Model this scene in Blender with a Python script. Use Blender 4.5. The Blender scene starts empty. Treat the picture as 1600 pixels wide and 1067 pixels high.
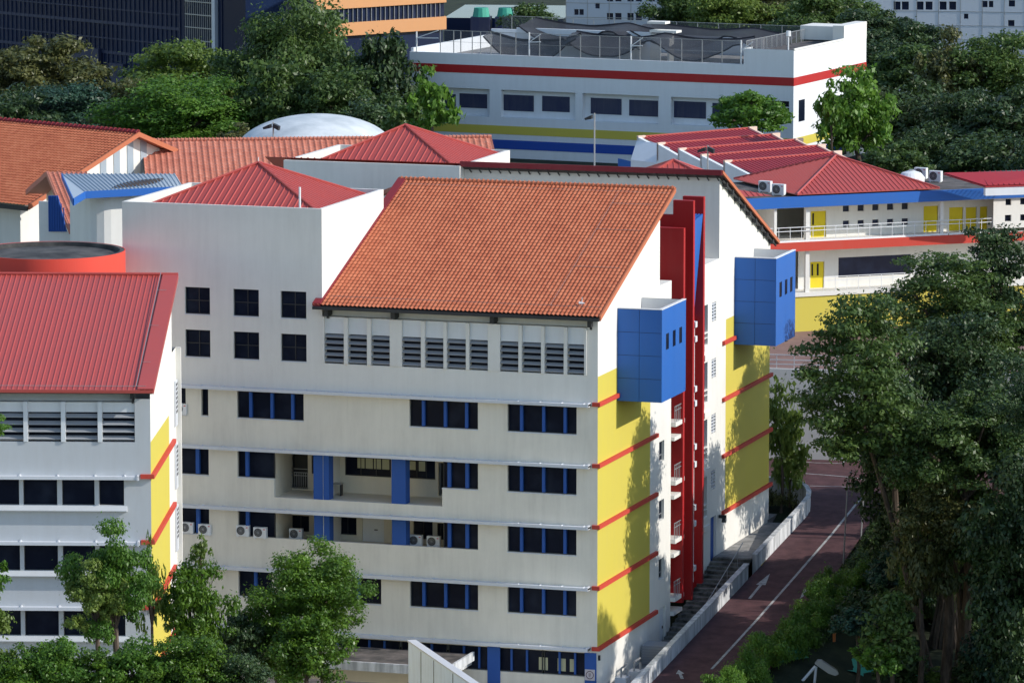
import bpy, math, random
import numpy as np
from mathutils import Vector, Matrix
R_ = math.radians
random.seed(7)
SC = bpy.context.scene
COL = SC.collection
# ------------------------------------------------------------------ camera
CAM = Vector((87.28, -286.83, 63.68)); F_PX = 8177.1; YAW = R_(17.874); PITCH = R_(7.9735)
cd = bpy.data.cameras.new('camera'); co = bpy.data.objects.new('camera', cd); COL.objects.link(co)
co.location = CAM; co.rotation_euler = (math.pi/2-PITCH, 0, YAW)
cd.sensor_width = 36; cd.lens = 36*F_PX/1600; cd.clip_start = 1; cd.clip_end = 8000
SC.camera = co
# ------------------------------------------------------------------ light
SUN = Vector((2.74, 0.16, 1.67)).normalized()
w = bpy.data.worlds.new('World'); SC.world = w; w.use_nodes = True
sk = w.node_tree.nodes.new('ShaderNodeTexSky'); sk.sky_type = 'NISHITA'; sk.sun_disc = False
sk.air_density = 1.1; sk.dust_density = .3; sk.ozone_density = 1.6
sk.sun_elevation = math.asin(SUN.z); sk.sun_rotation = math.atan2(SUN.x, SUN.y)
bg = w.node_tree.nodes['Background']; bg.inputs[1].default_value = 0.15
w.node_tree.links.new(sk.outputs[0], bg.inputs[0])
sl = bpy.data.lights.new('sun', 'SUN'); sl.energy = 3.3; sl.angle = R_(0.5); sl.color = (1, .955, .88)
so = bpy.data.objects.new('sun', sl); COL.objects.link(so); so.rotation_euler = SUN.to_track_quat('Z', 'Y').to_euler()
SC.view_settings.view_transform = 'Standard'; SC.view_settings.look = 'None'; SC.view_settings.gamma = 1
SC.view_settings.exposure = 0.45

# ------------------------------------------------------------------ pixel -> world on a plane of the scene
FW = Vector((-math.sin(YAW)*math.cos(PITCH), math.cos(YAW)*math.cos(PITCH), -math.sin(PITCH)))
RT = Vector((math.cos(YAW), math.sin(YAW), 0)); UP = RT.cross(FW)
def ray(x, y): return FW + RT*((x-800)/F_PX) - UP*((y-533.5)/F_PX)
def at(x, y, d=None, X=None, Y=None, Z=None):
    r = ray(x, y)
    t = d if d is not None else (X-CAM.x)/r.x if X is not None else (Y-CAM.y)/r.y if Y is not None else (Z-CAM.z)/r.z
    return CAM + r*t
class Frame:
    def __init__(s, o, a=0.0):
        s.o = Vector(o); s.a = a; s.ux = Vector((math.cos(a), math.sin(a), 0)); s.uy = Vector((-math.sin(a), math.cos(a), 0))
    def loc(s, p):
        q = Vector(p)-s.o; return Vector((q.dot(s.ux), q.dot(s.uy), q.z))
    def hit(s, x, y, v=None, u=None, z=None):
        c = s.loc(CAM); r = ray(x, y); r = Vector((r.dot(s.ux), r.dot(s.uy), r.z))
        t = (v-c.y)/r.y if v is not None else (u-c.x)/r.x if u is not None else (z-c.z)/r.z
        return c + r*t
    def rect(s, x0, y0, x1, y1, v=0.0):
        """pixel box -> (u0,u1,z0,z1) on the facade plane local y = v"""
        a = s.hit(x0, (y0+y1)/2, v=v); b = s.hit(x1, (y0+y1)/2, v=v); m = (x0+x1)/2
        t = s.hit(m, y0, v=v).z; bo = s.hit(m, y1, v=v).z
        return (a.x, b.x, bo, t)

# ------------------------------------------------------------------ materials
def nd(nt, t, **k):
    n = nt.nodes.new(t)
    for a, b in k.items():
        if a in n.inputs: n.inputs[a].default_value = b
        else: setattr(n, a, b)
    return n
def base_mat(name):
    m = bpy.data.materials.new(name); m.use_nodes = True; nt = m.node_tree
    return m, nt, nt.nodes['Principled BSDF']
def rgba(c): return (c[0], c[1], c[2], 1)
def paint(name, c, rough=.7, grime=.22, dirt=(.28, .25, .21), scale=1.0, streak=True, bump=.0, metal=0, spec=.3, fine=0):
    m, nt, b = base_mat(name)
    b.inputs['Roughness'].default_value = rough; b.inputs['Metallic'].default_value = metal
    b.inputs['Specular IOR Level'].default_value = spec
    tc = nd(nt, 'ShaderNodeTexCoord')
    n1 = nd(nt, 'ShaderNodeTexNoise', Scale=.35*scale, Detail=6.0, Roughness=.65)
    nt.links.new(tc.outputs['Object'], n1.inputs['Vector'])
    mp = nd(nt, 'ShaderNodeMapping'); mp.inputs['Scale'].default_value = (2.2, 2.2, .22)
    nt.links.new(tc.outputs['Object'], mp.inputs['Vector'])
    n2 = nd(nt, 'ShaderNodeTexNoise', Scale=1.0*scale, Detail=5.0, Roughness=.7)
    nt.links.new(mp.outputs[0], n2.inputs['Vector'])
    mu = nd(nt, 'ShaderNodeMath', operation='MULTIPLY'); nt.links.new(n1.outputs[0], mu.inputs[0]); nt.links.new(n2.outputs[0] if streak else n1.outputs[0], mu.inputs[1])
    mr = nd(nt, 'ShaderNodeMapRange'); mr.inputs[1].default_value = .17; mr.inputs[2].default_value = .42
    mr.inputs[3].default_value = 0; mr.inputs[4].default_value = grime
    nt.links.new(mu.outputs[0], mr.inputs[0])
    mx = nd(nt, 'ShaderNodeMix', data_type='RGBA'); mx.inputs[6].default_value = rgba(c)
    d = [c[i]*.35+dirt[i]*.65 for i in range(3)]
    mx.inputs[7].default_value = rgba(d); nt.links.new(mr.outputs[0], mx.inputs[0])
    nt.links.new(mx.outputs[2], b.inputs['Base Color'])
    if bump:
        n3 = nd(nt, 'ShaderNodeTexNoise', Scale=fine or 18.0, Detail=4.0); nt.links.new(tc.outputs['Object'], n3.inputs['Vector'])
        bp = nd(nt, 'ShaderNodeBump', Strength=bump, Distance=.03); nt.links.new(n3.outputs[0], bp.inputs['Height']); nt.links.new(bp.outputs[0], b.inputs['Normal'])
    return m
def vary(name, c1, c2, scale=3.0, rough=.7, stretch=(1, 1, 1), bump=.0, detail=5.0, lo=.35, hi=.65, c3=None, spec=.3):
    m, nt, b = base_mat(name); b.inputs['Roughness'].default_value = rough; b.inputs['Specular IOR Level'].default_value = spec
    tc = nd(nt, 'ShaderNodeTexCoord'); mp = nd(nt, 'ShaderNodeMapping'); mp.inputs['Scale'].default_value = stretch
    nt.links.new(tc.outputs['Object'], mp.inputs['Vector'])
    n = nd(nt, 'ShaderNodeTexNoise', Scale=scale, Detail=detail, Roughness=.65); nt.links.new(mp.outputs[0], n.inputs['Vector'])
    cr = nd(nt, 'ShaderNodeValToRGB'); cr.color_ramp.elements[0].position = lo; cr.color_ramp.elements[1].position = hi
    cr.color_ramp.elements[0].color = rgba(c1); cr.color_ramp.elements[1].color = rgba(c2)
    if c3: e = cr.color_ramp.elements.new((lo+hi)/2); e.color = rgba(c3)
    nt.links.new(n.outputs[0], cr.inputs[0]); nt.links.new(cr.outputs[0], b.inputs['Base Color'])
    if bump:
        bp = nd(nt, 'ShaderNodeBump', Strength=bump, Distance=.05); nt.links.new(n.outputs[0], bp.inputs['Height']); nt.links.new(bp.outputs[0], b.inputs['Normal'])
    return m
def tiles_mat(name, c, course=.42, col=.25, wv=.5):
    """weathered clay: every tile its own tone, via a white noise over the tile grid (object space UV = tile indices)"""
    m, nt, b = base_mat(name); b.inputs['Roughness'].default_value = .75; b.inputs['Specular IOR Level'].default_value = .2
    uv = nd(nt, 'ShaderNodeUVMap'); fl = nd(nt, 'ShaderNodeVectorMath', operation='FLOOR'); nt.links.new(uv.outputs[0], fl.inputs[0])
    wn = nd(nt, 'ShaderNodeTexWhiteNoise', noise_dimensions='2D'); nt.links.new(fl.outputs[0], wn.inputs['Vector'])
    n = nd(nt, 'ShaderNodeTexNoise', Scale=.12, Detail=6.0, Roughness=.7); nt.links.new(uv.outputs[0], n.inputs['Vector'])
    a = nd(nt, 'ShaderNodeMath', operation='MULTIPLY_ADD'); a.inputs[1].default_value = .40; nt.links.new(wn.outputs[0], a.inputs[0]); nt.links.new(n.outputs[0], a.inputs[2])
    cr = nd(nt, 'ShaderNodeValToRGB'); e = cr.color_ramp.elements
    e[0].position = .22; e[0].color = rgba([c[0]*.72, c[1]*.66, c[2]*.7]); e[1].position = 1.0; e[1].color = rgba([min(1, c[0]*1.15), c[1]*1.3, c[2]*1.35])
    x = e.new(.6); x.color = rgba(c)
    nt.links.new(a.outputs[0], cr.inputs[0]); nt.links.new(cr.outputs[0], b.inputs['Base Color'])
    return m
def leaf_mat(name, c1, c2, trans=.35, rough=.45):
    m, nt, b = base_mat(name)
    at_ = nd(nt, 'ShaderNodeAttribute', attribute_name='tint')
    oi = nd(nt, 'ShaderNodeObjectInfo')
    ad = nd(nt, 'ShaderNodeMath', operation='MULTIPLY_ADD'); ad.inputs[1].default_value = .3; nt.links.new(oi.outputs['Random'], ad.inputs[0]); nt.links.new(at_.outputs['Fac'], ad.inputs[2])
    mx = nd(nt, 'ShaderNodeMix', data_type='RGBA'); mx.inputs[6].default_value = rgba(c1); mx.inputs[7].default_value = rgba(c2)
    nt.links.new(ad.outputs[0], mx.inputs[0]); nt.links.new(mx.outputs[2], b.inputs['Base Color'])
    b.inputs['Roughness'].default_value = rough; b.inputs['Specular IOR Level'].default_value = .35
    tr = nd(nt, 'ShaderNodeBsdfTranslucent'); nt.links.new(mx.outputs[2], tr.inputs[0])
    ms = nd(nt, 'ShaderNodeMixShader'); ms.inputs[0].default_value = trans
    nt.links.new(b.outputs[0], ms.inputs[1]); nt.links.new(tr.outputs[0], ms.inputs[2])
    nt.links.new(ms.outputs[0], nt.nodes['Material Output'].inputs[0])
    return m
def glass_mat(name, c=(.005, .008, .020), rough=.12, spec=.5, var=0.0, c2=(.016, .022, .040), sc=.8):
    m, nt, b = base_mat(name); b.inputs['Roughness'].default_value = rough; b.inputs['Specular IOR Level'].default_value = spec
    tc = nd(nt, 'ShaderNodeTexCoord'); n = nd(nt, 'ShaderNodeTexNoise', Scale=sc, Detail=3.0); nt.links.new(tc.outputs['Object'], n.inputs['Vector'])
    cr = nd(nt, 'ShaderNodeValToRGB'); cr.color_ramp.elements[0].position = .45; cr.color_ramp.elements[1].position = .75
    cr.color_ramp.elements[0].color = rgba(c); cr.color_ramp.elements[1].color = rgba(c2)
    nt.links.new(n.outputs[0], cr.inputs[0]); nt.links.new(cr.outputs[0], b.inputs['Base Color'])
    return m
def net_mat(name, c, alpha):
    m, nt, b = base_mat(name); b.inputs['Base Color'].default_value = rgba(c); b.inputs['Roughness'].default_value = .9
    b.inputs['Alpha'].default_value = alpha; return m
M = {}
M['white'] = paint('white_wall_paint', (.74, .72, .67), grime=.24)
M['cream'] = paint('cream_wall_paint', (.70, .64, .52), grime=.2)
M['coolwhite'] = paint('cool_white_paint', (.70, .72, .74), grime=.2)
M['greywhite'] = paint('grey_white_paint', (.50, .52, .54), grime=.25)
M['bouncewhite'] = paint('bounce_tinted_wall_paint', (.74, .70, .61), grime=.36)  # warmer than the upper wall: bounced light painted into the colour; grime is dirt
M['yellow'] = paint('yellow_wall_paint', (.57, .475, .075), grime=.12)
M['doory'] = paint('yellow_door_paint', (.72, .56, .02), grime=.1)
M['red'] = paint('red_wall_paint', (.40, .014, .016), grime=.08, rough=.5)
M['redbar'] = paint('red_trim_paint', (.52, .055, .035), grime=.12)
M['drumred'] = paint('red_drum_paint', (.72, .07, .045), grime=.06)
M['blue'] = paint('blue_panel_paint', (.022, .12, .42), grime=.15, rough=.45, dirt=(.1, .13, .2))
M['bluecol'] = paint('blue_column_paint', (.02, .085, .33), grime=.06, rough=.6, dirt=(.1, .13, .2))
M['bluestripe'] = paint('blue_stripe_paint', (.016, .07, .36), grime=.1, dirt=(.1, .13, .2))
M['ledge'] = paint('ledge_coating', (.62, .64, .68), grime=.2, rough=.4)
M['concrete'] = vary('weathered_concrete', (.03, .03, .028), (.20, .19, .17), 1.5, .9, bump=.3)
M['flatroof'] = vary('stained_flat_roof', (.045, .043, .042), (.15, .13, .12), .9, .9, bump=.2, stretch=(1, 1, 1))
M['conc_wall'] = vary('stained_white_concrete', (.30, .31, .32), (.62, .63, .65), 1.0, .85, stretch=(2.5, 2.5, .3))
M['redmetal'] = paint('red_metal_roofing', (.42, .068, .055), rough=.42, grime=.18, spec=.5, dirt=(.2, .08, .08), streak=False)
M['redmetal2'] = paint('dark_red_metal_roofing', (.34, .028, .035), rough=.45, grime=.15, spec=.5, dirt=(.2, .08, .08), streak=False)
M['greymetal'] = paint('grey_metal_roofing', (.32, .38, .44), rough=.4, grime=.2, metal=.0, spec=.5)
M['tile'] = tiles_mat('orange_clay_tile', (.42, .125, .062))
M['tilepale'] = tiles_mat('pale_orange_tile', (.47, .165, .11))
M['fascia'] = paint('dark_red_fascia', (.22, .02, .028), grime=.1)
M['dark'] = paint('dark_steel', (.028, .03, .034), grime=.1, rough=.5)
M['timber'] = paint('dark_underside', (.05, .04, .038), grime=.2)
M['steel'] = paint('galvanised_steel', (.35, .36, .37), grime=.3, rough=.4, metal=.4)
M['whitemetal'] = paint('white_metal', (.72, .73, .74), grime=.12, rough=.4)
M['louvre'] = paint('louvre_slat_grey', (.30, .31, .33), grime=.2, rough=.5)
M['glass'] = glass_mat('dark_window_glass', rough=.35, spec=.09)
M['glassb'] = glass_mat('blue_window_glass', (.008, .014, .04), .2, c2=(.02, .03, .07))
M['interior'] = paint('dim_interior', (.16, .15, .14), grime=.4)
M['blind'] = paint('pale_blind', (.42, .42, .28), grime=.2)
M['roller'] = paint('dark_roller_shutter', (.022, .03, .075), grime=.2, rough=.5)
M['drumtop'] = vary('mossy_drum_roof', (.03, .03, .032), (.11, .105, .10), .5, .9, bump=.2)
M['dome'] = vary('pale_dome_membrane', (.42, .46, .48), (.62, .65, .66), .4, .6)
M['peach'] = paint('peach_wall_paint', (.72, .52, .42), grime=.15)
M['asphalt'] = vary('red_brown_road', (.055, .024, .027), (.10, .045, .048), 1.3, .85, bump=.15, detail=8)
M['court'] = vary('brown_paving', (.17, .10, .09), (.24, .15, .13), .6, .85)
M['stainwhite'] = paint('stained_white_wall', (.70, .79, .92), grime=.4, dirt=(.3, .32, .36), scale=1.6)
M['line'] = vary('road_marking_paint', (.20, .20, .20), (.42, .42, .42), 3.0, .8, lo=.3, hi=.6)
M['yline'] = vary('yellow_road_paint', (.45, .28, .02), (.70, .48, .03), 5.0, .8)
M['soil'] = vary('ground_soil_and_leaf_litter', (.008, .014, .006), (.03, .038, .018), .5, .95, bump=.4)
M['bounce_slab'] = vary('pale_bounce_slab', (.34, .30, .24), (.46, .42, .34), .6, .9)  # warm pale tone of the slab added to bounce light
M['paving'] = vary('grey_paving', (.16, .16, .155), (.30, .29, .28), 1.2, .9)
M['bark'] = vary('grey_brown_bark', (.035, .025, .018), (.12, .09, .07), 3.0, .9, stretch=(1, 1, .25), bump=.5)
M['tower_glass'] = glass_mat('navy_curtain_wall', (.006, .014, .045), .22, .5, c2=(.014, .032, .085), sc=.05)
M['orangeband'] = paint('orange_cladding', (.62, .30, .13), grime=.1)
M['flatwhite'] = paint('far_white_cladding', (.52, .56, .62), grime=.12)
M['net'] = net_mat('black_shade_netting', (.02, .022, .03), .86)
M['netband'] = net_mat('black_net_hem', (.012, .014, .022), .93)
M['fencenet'] = net_mat('thin_wire_mesh', (.22, .23, .25), .22)
M['green'] = paint('green_plastic_netting', (.05, .36, .26), grime=.3, rough=.6, bump=.6, fine=3)
M['signw'] = paint('sign_white', (.55, .5, .52), grime=.1)
M['signk'] = paint('sign_dark', (.10, .06, .08), grime=.1)
M['acgrille'] = paint('fan_grille', (.05, .05, .055), grime=.1)
M['redlogo'] = paint('red_maker_mark', (.55, .02, .03), grime=.0)
M['orange_plastic'] = paint('orange_plastic', (.30, .085, .015), grime=.2)
L_ = {
 'mid': leaf_mat('leaf_mid_green', (.042, .078, .022), (.115, .185, .040)),
 'bright': leaf_mat('leaf_bright_green', (.050, .13, .016), (.15, .28, .035), .4),
 'fresh': leaf_mat('leaf_fresh_yellow_green', (.085, .15, .025), (.20, .27, .055), .42),
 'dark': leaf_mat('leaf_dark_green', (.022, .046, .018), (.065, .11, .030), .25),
 'olive': leaf_mat('leaf_olive', (.055, .070, .022), (.15, .15, .045), .3),
 'gloss': leaf_mat('leaf_glossy_green', (.038, .090, .012), (.145, .26, .026), .38, .35),
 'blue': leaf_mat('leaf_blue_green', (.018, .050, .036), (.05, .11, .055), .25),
}

# ------------------------------------------------------------------ mesh builder and object helpers
class MB:
    def __init__(s): s.v = []; s.f = []; s.uv = None
    def add(s, vs, fs):
        n = len(s.v); s.v += [tuple(p) for p in vs]; s.f += [tuple(i+n for i in f) for f in fs]; return s
    def quad(s, a, b, c, d): return s.add([a, b, c, d], [(0, 1, 2, 3)])
    def poly(s, pts): return s.add(pts, [tuple(range(len(pts)))])
    def box(s, x0, x1, y0, y1, z0, z1):
        return s.add([(x0, y0, z0), (x1, y0, z0), (x1, y1, z0), (x0, y1, z0), (x0, y0, z1), (x1, y0, z1), (x1, y1, z1), (x0, y1, z1)],
                     [(0, 3, 2, 1), (4, 5, 6, 7), (0, 1, 5, 4), (1, 2, 6, 5), (2, 3, 7, 6), (3, 0, 4, 7)])
    def prism(s, pts, d):
        """closed polygon (3-D points) extruded by vector d"""
        n = len(pts); d = Vector(d); top = [Vector(p)+d for p in pts]
        fs = [tuple(range(n))[::-1], tuple(range(n, 2*n))]+[(i, (i+1) % n, n+(i+1) % n, n+i) for i in range(n)]
        return s.add([Vector(p) for p in pts]+top, fs)
    def bar(s, p, q, r, r2=None, n=6):
        p = Vector(p); q = Vector(q); r2 = r if r2 is None else r2; d = (q-p).normalized()
        a = d.orthogonal().normalized(); b = d.cross(a); vs = []
        for (c, rr) in ((p, r), (q, r2)):
            for i in range(n):
                t = 2*math.pi*i/n; vs.append(c+a*math.cos(t)*rr+b*math.sin(t)*rr)
        fs = [(i, (i+1) % n, n+(i+1) % n, n+i) for i in range(n)]+[tuple(range(n))[::-1], tuple(range(n, 2*n))]
        return s.add(vs, fs)
    def build(s, name, mat, parent=None, smooth=False):
        me = bpy.data.meshes.new(name); me.from_pydata(s.v, [], s.f)
        if s.uv is not None:
            l = me.uv_layers.new(name='UVMap'); li = np.empty(len(me.loops), dtype=np.int32); me.loops.foreach_get('vertex_index', li)
            l.data.foreach_set('uv', np.asarray(s.uv, dtype=np.float32)[li].ravel())
        me.materials.append(mat); me.update()
        if smooth: me.polygons.foreach_set('use_smooth', [True]*len(me.polygons))
        o = bpy.data.objects.new(name, me); COL.objects.link(o)
        if parent: o.parent = parent
        return o
def tag(o, label=None, cat=None, group=None, kind=None):
    if label: o['label'] = label
    if cat: o['category'] = cat
    if group: o['group'] = group
    if kind: o['kind'] = kind
    return o
def empty(name, loc=(0, 0, 0), rz=0.0, label=None, cat=None, group=None):
    o = bpy.data.objects.new(name, None); COL.objects.link(o); o.location = loc; o.rotation_euler = (0, 0, rz); o.empty_display_size = .5
    return tag(o, label, cat, group)
def struct(name, mb, mat): return tag(mb.build(name, mat), kind='structure')
def copy_tree(o, parent=None):
    c = o.copy(); COL.objects.link(c); c.parent = parent
    for ch in [x for x in bpy.data.objects if x.parent == o]: copy_tree(ch, c)
    return c
def panel(mb, fn, u0, u1, v0, v1, holes, depth=.25):
    """wall sheet with openings; fn(u,v,w) -> point, w runs into the wall; each opening gets its reveals"""
    us = sorted({u0, u1}|{max(u0, min(u1, a)) for h in holes for a in h[:2]}); vs = sorted({v0, v1}|{max(v0, min(v1, a)) for h in holes for a in h[2:4]})
    def hole(i, j):
        if not (0 <= i < len(us)-1 and 0 <= j < len(vs)-1): return False
        cu = (us[i]+us[i+1])/2; cv = (vs[j]+vs[j+1])/2
        return any(h[0] < cu < h[1] and h[2] < cv < h[3] for h in holes)
    for j in range(len(vs)-1):
        i = 0
        while i < len(us)-1:
            if hole(i, j):
                a, b, c, d = us[i], us[i+1], vs[j], vs[j+1]
                if not hole(i-1, j): mb.quad(fn(a, c, 0), fn(a, c, depth), fn(a, d, depth), fn(a, d, 0))
                if not hole(i+1, j): mb.quad(fn(b, c, 0), fn(b, c, depth), fn(b, d, depth), fn(b, d, 0))
                if not hole(i, j-1): mb.quad(fn(a, c, 0), fn(b, c, 0), fn(b, c, depth), fn(a, c, depth))
                if not hole(i, j+1): mb.quad(fn(a, d, 0), fn(b, d, 0), fn(b, d, depth), fn(a, d, depth))
                i += 1
            else:
                k = i
                while k < len(us)-1 and not hole(k, j): k += 1
                mb.quad(fn(us[i], vs[j], 0), fn(us[k], vs[j], 0), fn(us[k], vs[j+1], 0), fn(us[i], vs[j+1], 0)); i = k
    return mb
def YP(y): return lambda u, v, w: (u, y+w, v)          # wall facing -Y
def XP(x): return lambda u, v, w: (x-w, u, v)          # wall facing +X
def ribbed(mb, a, b, c, d, pitch=.4, h=.05, wr=.25):
    """metal sheet a(eave left) b(eave right) c(ridge right) d(ridge left) with standing ribs running up the slope; works for hips (c==d)"""
    a, b, c, d = map(Vector, (a, b, c, d)); nrm = (b-a).cross(d-a).normalized()
    mb.poly([a, b, c, d] if (c-d).length > 1e-4 else [a, b, c])
    e = (b-a); L = e.length; e.normalize(); up = nrm.cross(e).normalized()
    H = (d-a).dot(up)
    dl = (d-a).dot(e); cl = (c-a).dot(e); n = int(L/pitch)
    for i in range(n):
        s = (i+.5)*L/n
        t = 1.0
        if dl > 1e-4 and s < dl: t = s/dl
        if cl < L-1e-4 and s > cl: t = (L-s)/(L-cl)
        t2 = 0
        if t < .03: continue
        p = a+e*s; q = p+up*(H*t)
        wd = pitch*wr/2
        mb.add([p-e*wd, p+e*wd, p+e*wd*.5+nrm*h, p-e*wd*.5+nrm*h, q-e*wd, q+e*wd, q+e*wd*.5+nrm*h, q-e*wd*.5+nrm*h],
               [(0, 1, 2, 3), (4, 7, 6, 5), (1, 5, 6, 2), (3, 2, 6, 7), (0, 3, 7, 4)])
    return mb
def tiled(a, b, c, d, col=.25, course=.40, h=.055, step=.035, ns=5):
    """clay pan-tile surface as real relief; a eave left, b eave right, c ridge right, d ridge left"""
    a, b, c, d = [np.array(p, float) for p in (a, b, c, d)]
    L = np.linalg.norm(b-a); S = np.linalg.norm((d+c)/2-(a+b)/2)
    nc = int(round(L/col)); nr = int(round(S/course))
    n = np.cross(b-a, d-a); n /= np.linalg.norm(n)
    us = np.linspace(0, nc, nc*ns+1); vs = []; hv = []
    for r in range(nr): vs += [r+.001, r+.92]; hv += [step, 0.004]
    vs.append(nr); hv.append(0.0)
    vs = np.array(vs); hv = np.array(hv)
    U, V = np.meshgrid(us/nc, vs/nr); 
    prof = (.5+.5*np.cos(2*np.pi*us))**.8*h
    P0 = (a[None, None]*(1-U[..., None])+b[None, None]*U[..., None])*(1-V[..., None])+(d[None, None]*(1-U[..., None])+c[None, None]*U[..., None])*V[..., None]
    jit = np.random.RandomState(3).rand(len(vs), len(us))*.006
    P0 = P0+n[None, None]*(prof[None, :]+hv[:, None]+jit)[..., None]
    mb = MB(); mb.v = [tuple(p) for p in P0.reshape(-1, 3)]; W = len(us)
    mb.f = [(j*W+i, j*W+i+1, (j+1)*W+i+1, (j+1)*W+i) for j in range(len(vs)-1) for i in range(W-1)]
    mb.uv = np.stack([(U*nc).ravel()+.5, (V*nr).ravel()], 1)
    return mb
def window(parent, u0, u1, v0, v1, y, nm, mat='bluecol', gl='glass', mull=.07, proud=.12, fr=.05, fn=None, rail=None, face='Y'):
    """frame with vertical mullion fins and a pane sub-part, set at depth y"""
    f = MB()
    def bx(a, b, c, d, e, g):      # u, w(depth), v
        if face == 'Y': f.box(a, b, c, d, e, g)
        else: f.box(y-(d-y) if False else -d+0, -c+0, a, b, e, g)
    def B(mb, a, b, w0, w1, e, g):
        if face == 'Y': mb.box(a, b, w0, w1, e, g)
        else: mb.box(-w1, -w0, a, b, e, g)
    B(f, u0, u1, y-.04, y+.02, v0, v0+fr); B(f, u0, u1, y-.04, y+.02, v1-fr, v1)
    B(f, u0, u0+fr, y-.04, y+.02, v0+fr, v1-fr); B(f, u1-fr, u1, y-.04, y+.02, v0+fr, v1-fr)
    if mat != 'bluecol':
        for m in nm: B(f, m-mull/2, m+mull/2, y-proud, y+.02, v0+fr, v1-fr)
    if rail: 
        for r in rail: B(f, u0+fr, u1-fr, y-.03, y+.02, r-.025, r+.025)
    o = f.build('window', M['dark' if mat == 'bluecol' else mat], parent)
    if mat == 'bluecol':
        for m in nm: q_ = MB(); B(q_, m-mull/2, m+mull/2, y-proud, y+.018, v0+fr, v1-fr); q_.build('mullion', M['bluecol'], o)
    g = MB(); B(g, u0+.02, u1-.02, y+.03, y+.05, v0+.02, v1-.02); g.build('pane', M[gl], o)
    return o
def prop_ac(loc, rz, label, s=1.0, group='air conditioning units'):
    """outdoor condenser: case, fan grille ring and blades"""
    global AC0
    if AC0 is None:
        r = empty('air_conditioner', loc, rz)
        b = MB(); b.box(-.42, .42, -.16, .16, .05, .72); b.box(-.36, -.28, -.17, .17, 0, .05); b.box(.28, .36, -.17, .17, 0, .05)
        for k in range(9): b.box(.424, .43, -.13, .13, .12+k*.06, .15+k*.06)
        b.build('casing', M['whitemetal'], r)
        g = MB(); n = 20; vs = [(-.1, -.168, .40)]+[(-.1+.27*math.cos(2*math.pi*i/n), -.168, .40+.27*math.sin(2*math.pi*i/n)) for i in range(n)]
        g.add(vs, [(0, i+1, (i+1) % n+1) for i in range(n)])
        fg = g.build('fan', M['acgrille'], r)
        h = MB()
        for k in range(6):
            t = k*math.pi/6; h.bar((-.1+.27*math.cos(t), -.18, .40+.27*math.sin(t)), (-.1-.27*math.cos(t), -.18, .40-.27*math.sin(t)), .008, n=4)
        for rr in (.09, .18, .27):
            for i in range(12):
                t = 2*math.pi*i/12; t2 = 2*math.pi*(i+1)/12
                h.bar((-.1+rr*math.cos(t), -.18, .40+rr*math.sin(t)), (-.1+rr*math.cos(t2), -.18, .40+rr*math.sin(t2)), .008, n=4)
        h.build('guard', M['steel'], fg)
        l = MB(); l.box(.24, .36, -.166, -.16, .58, .63); l.build('badge', M['redlogo'], r)
        AC0 = r; o = r
    else:
        o = copy_tree(AC0); o.location = loc; o.rotation_euler = (0, 0, rz)
    o.scale = (s, s, s); return tag(o, label, 'air conditioner', group)
AC0 = None

# ================================================================== TERRAIN, ROAD
def sm(a, b, x):
    t = max(0, min(1, (x-a)/(b-a))); return t*t*(3-2*t)
def zr(Y):
    if Y < -11: return 0.0
    if Y < 43: return 1.2+.11*Y
    return 5.93
def ground(X, Y):
    base = zr(Y) if Y < 58 else 6.2+5.7*sm(58, 72, Y)+5*sm(95, 135, Y)-11*sm(165, 270, Y)
    if Y < 42:
        a = sm(2.3, 3.4, X)
        low = 0.0 if Y < 24 else sm(24, 44, Y)*5.6
        g = low*(1-a)+base*a
        return g-.25-1.4*sm(9.5, 14, X)*(1-sm(30, 44, Y))
    return base-.25
def grid_mesh(xs, ys, fn, mb=None):
    mb = mb or MB(); n = len(mb.v); W = len(xs)
    mb.v += [(x, y, fn(x, y)) for y in ys for x in xs]
    mb.f += [(n+j*W+i, n+j*W+i+1, n+(j+1)*W+i+1, n+(j+1)*W+i) for j in range(len(ys)-1) for i in range(W-1)]
    return mb
xs = [-3000, -1200, -500, -250, -150]+[-100+i*4 for i in range(23)]+[-8+i*1.0 for i in range(30)]+[24+i*6 for i in range(12)]+[120, 200, 400, 1000, 3000]
ys = [-600, -250, -150, -100, -70]+[-50+i*3 for i in range(70)]+[170, 185, 200, 220, 240, 260, 280, 320, 400, 600, 1000, 2000, 4000]
struct('ground', grid_mesh(xs, ys, ground), M['soil'])
m_f = MB(); m_f.box(-70, 2.2, -75, -.3, -.6, -.02); struct('bounce_slab', m_f, M['bounce_slab'])  # unseen pale slab, added to bounce light onto the shaded facades
# road centre / edges (left edge follows the parapet)
def road_l(Y): return 2.75 if Y < 38 else 2.75-(Y-38)*.35
def road_r(Y): return 9.2-.055*max(0, Y)
rys = [-30+i*1.0 for i in range(76)]
mb = MB()
for k, Y in enumerate(rys): mb.v += [(road_l(Y), Y, zr(Y)+.0), (road_r(Y), Y, zr(Y)+.0)]
mb.f = [(2*k, 2*k+1, 2*k+3, 2*k+2) for k in range(len(rys)-1)]
struct('road', mb, M['asphalt'])
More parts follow.
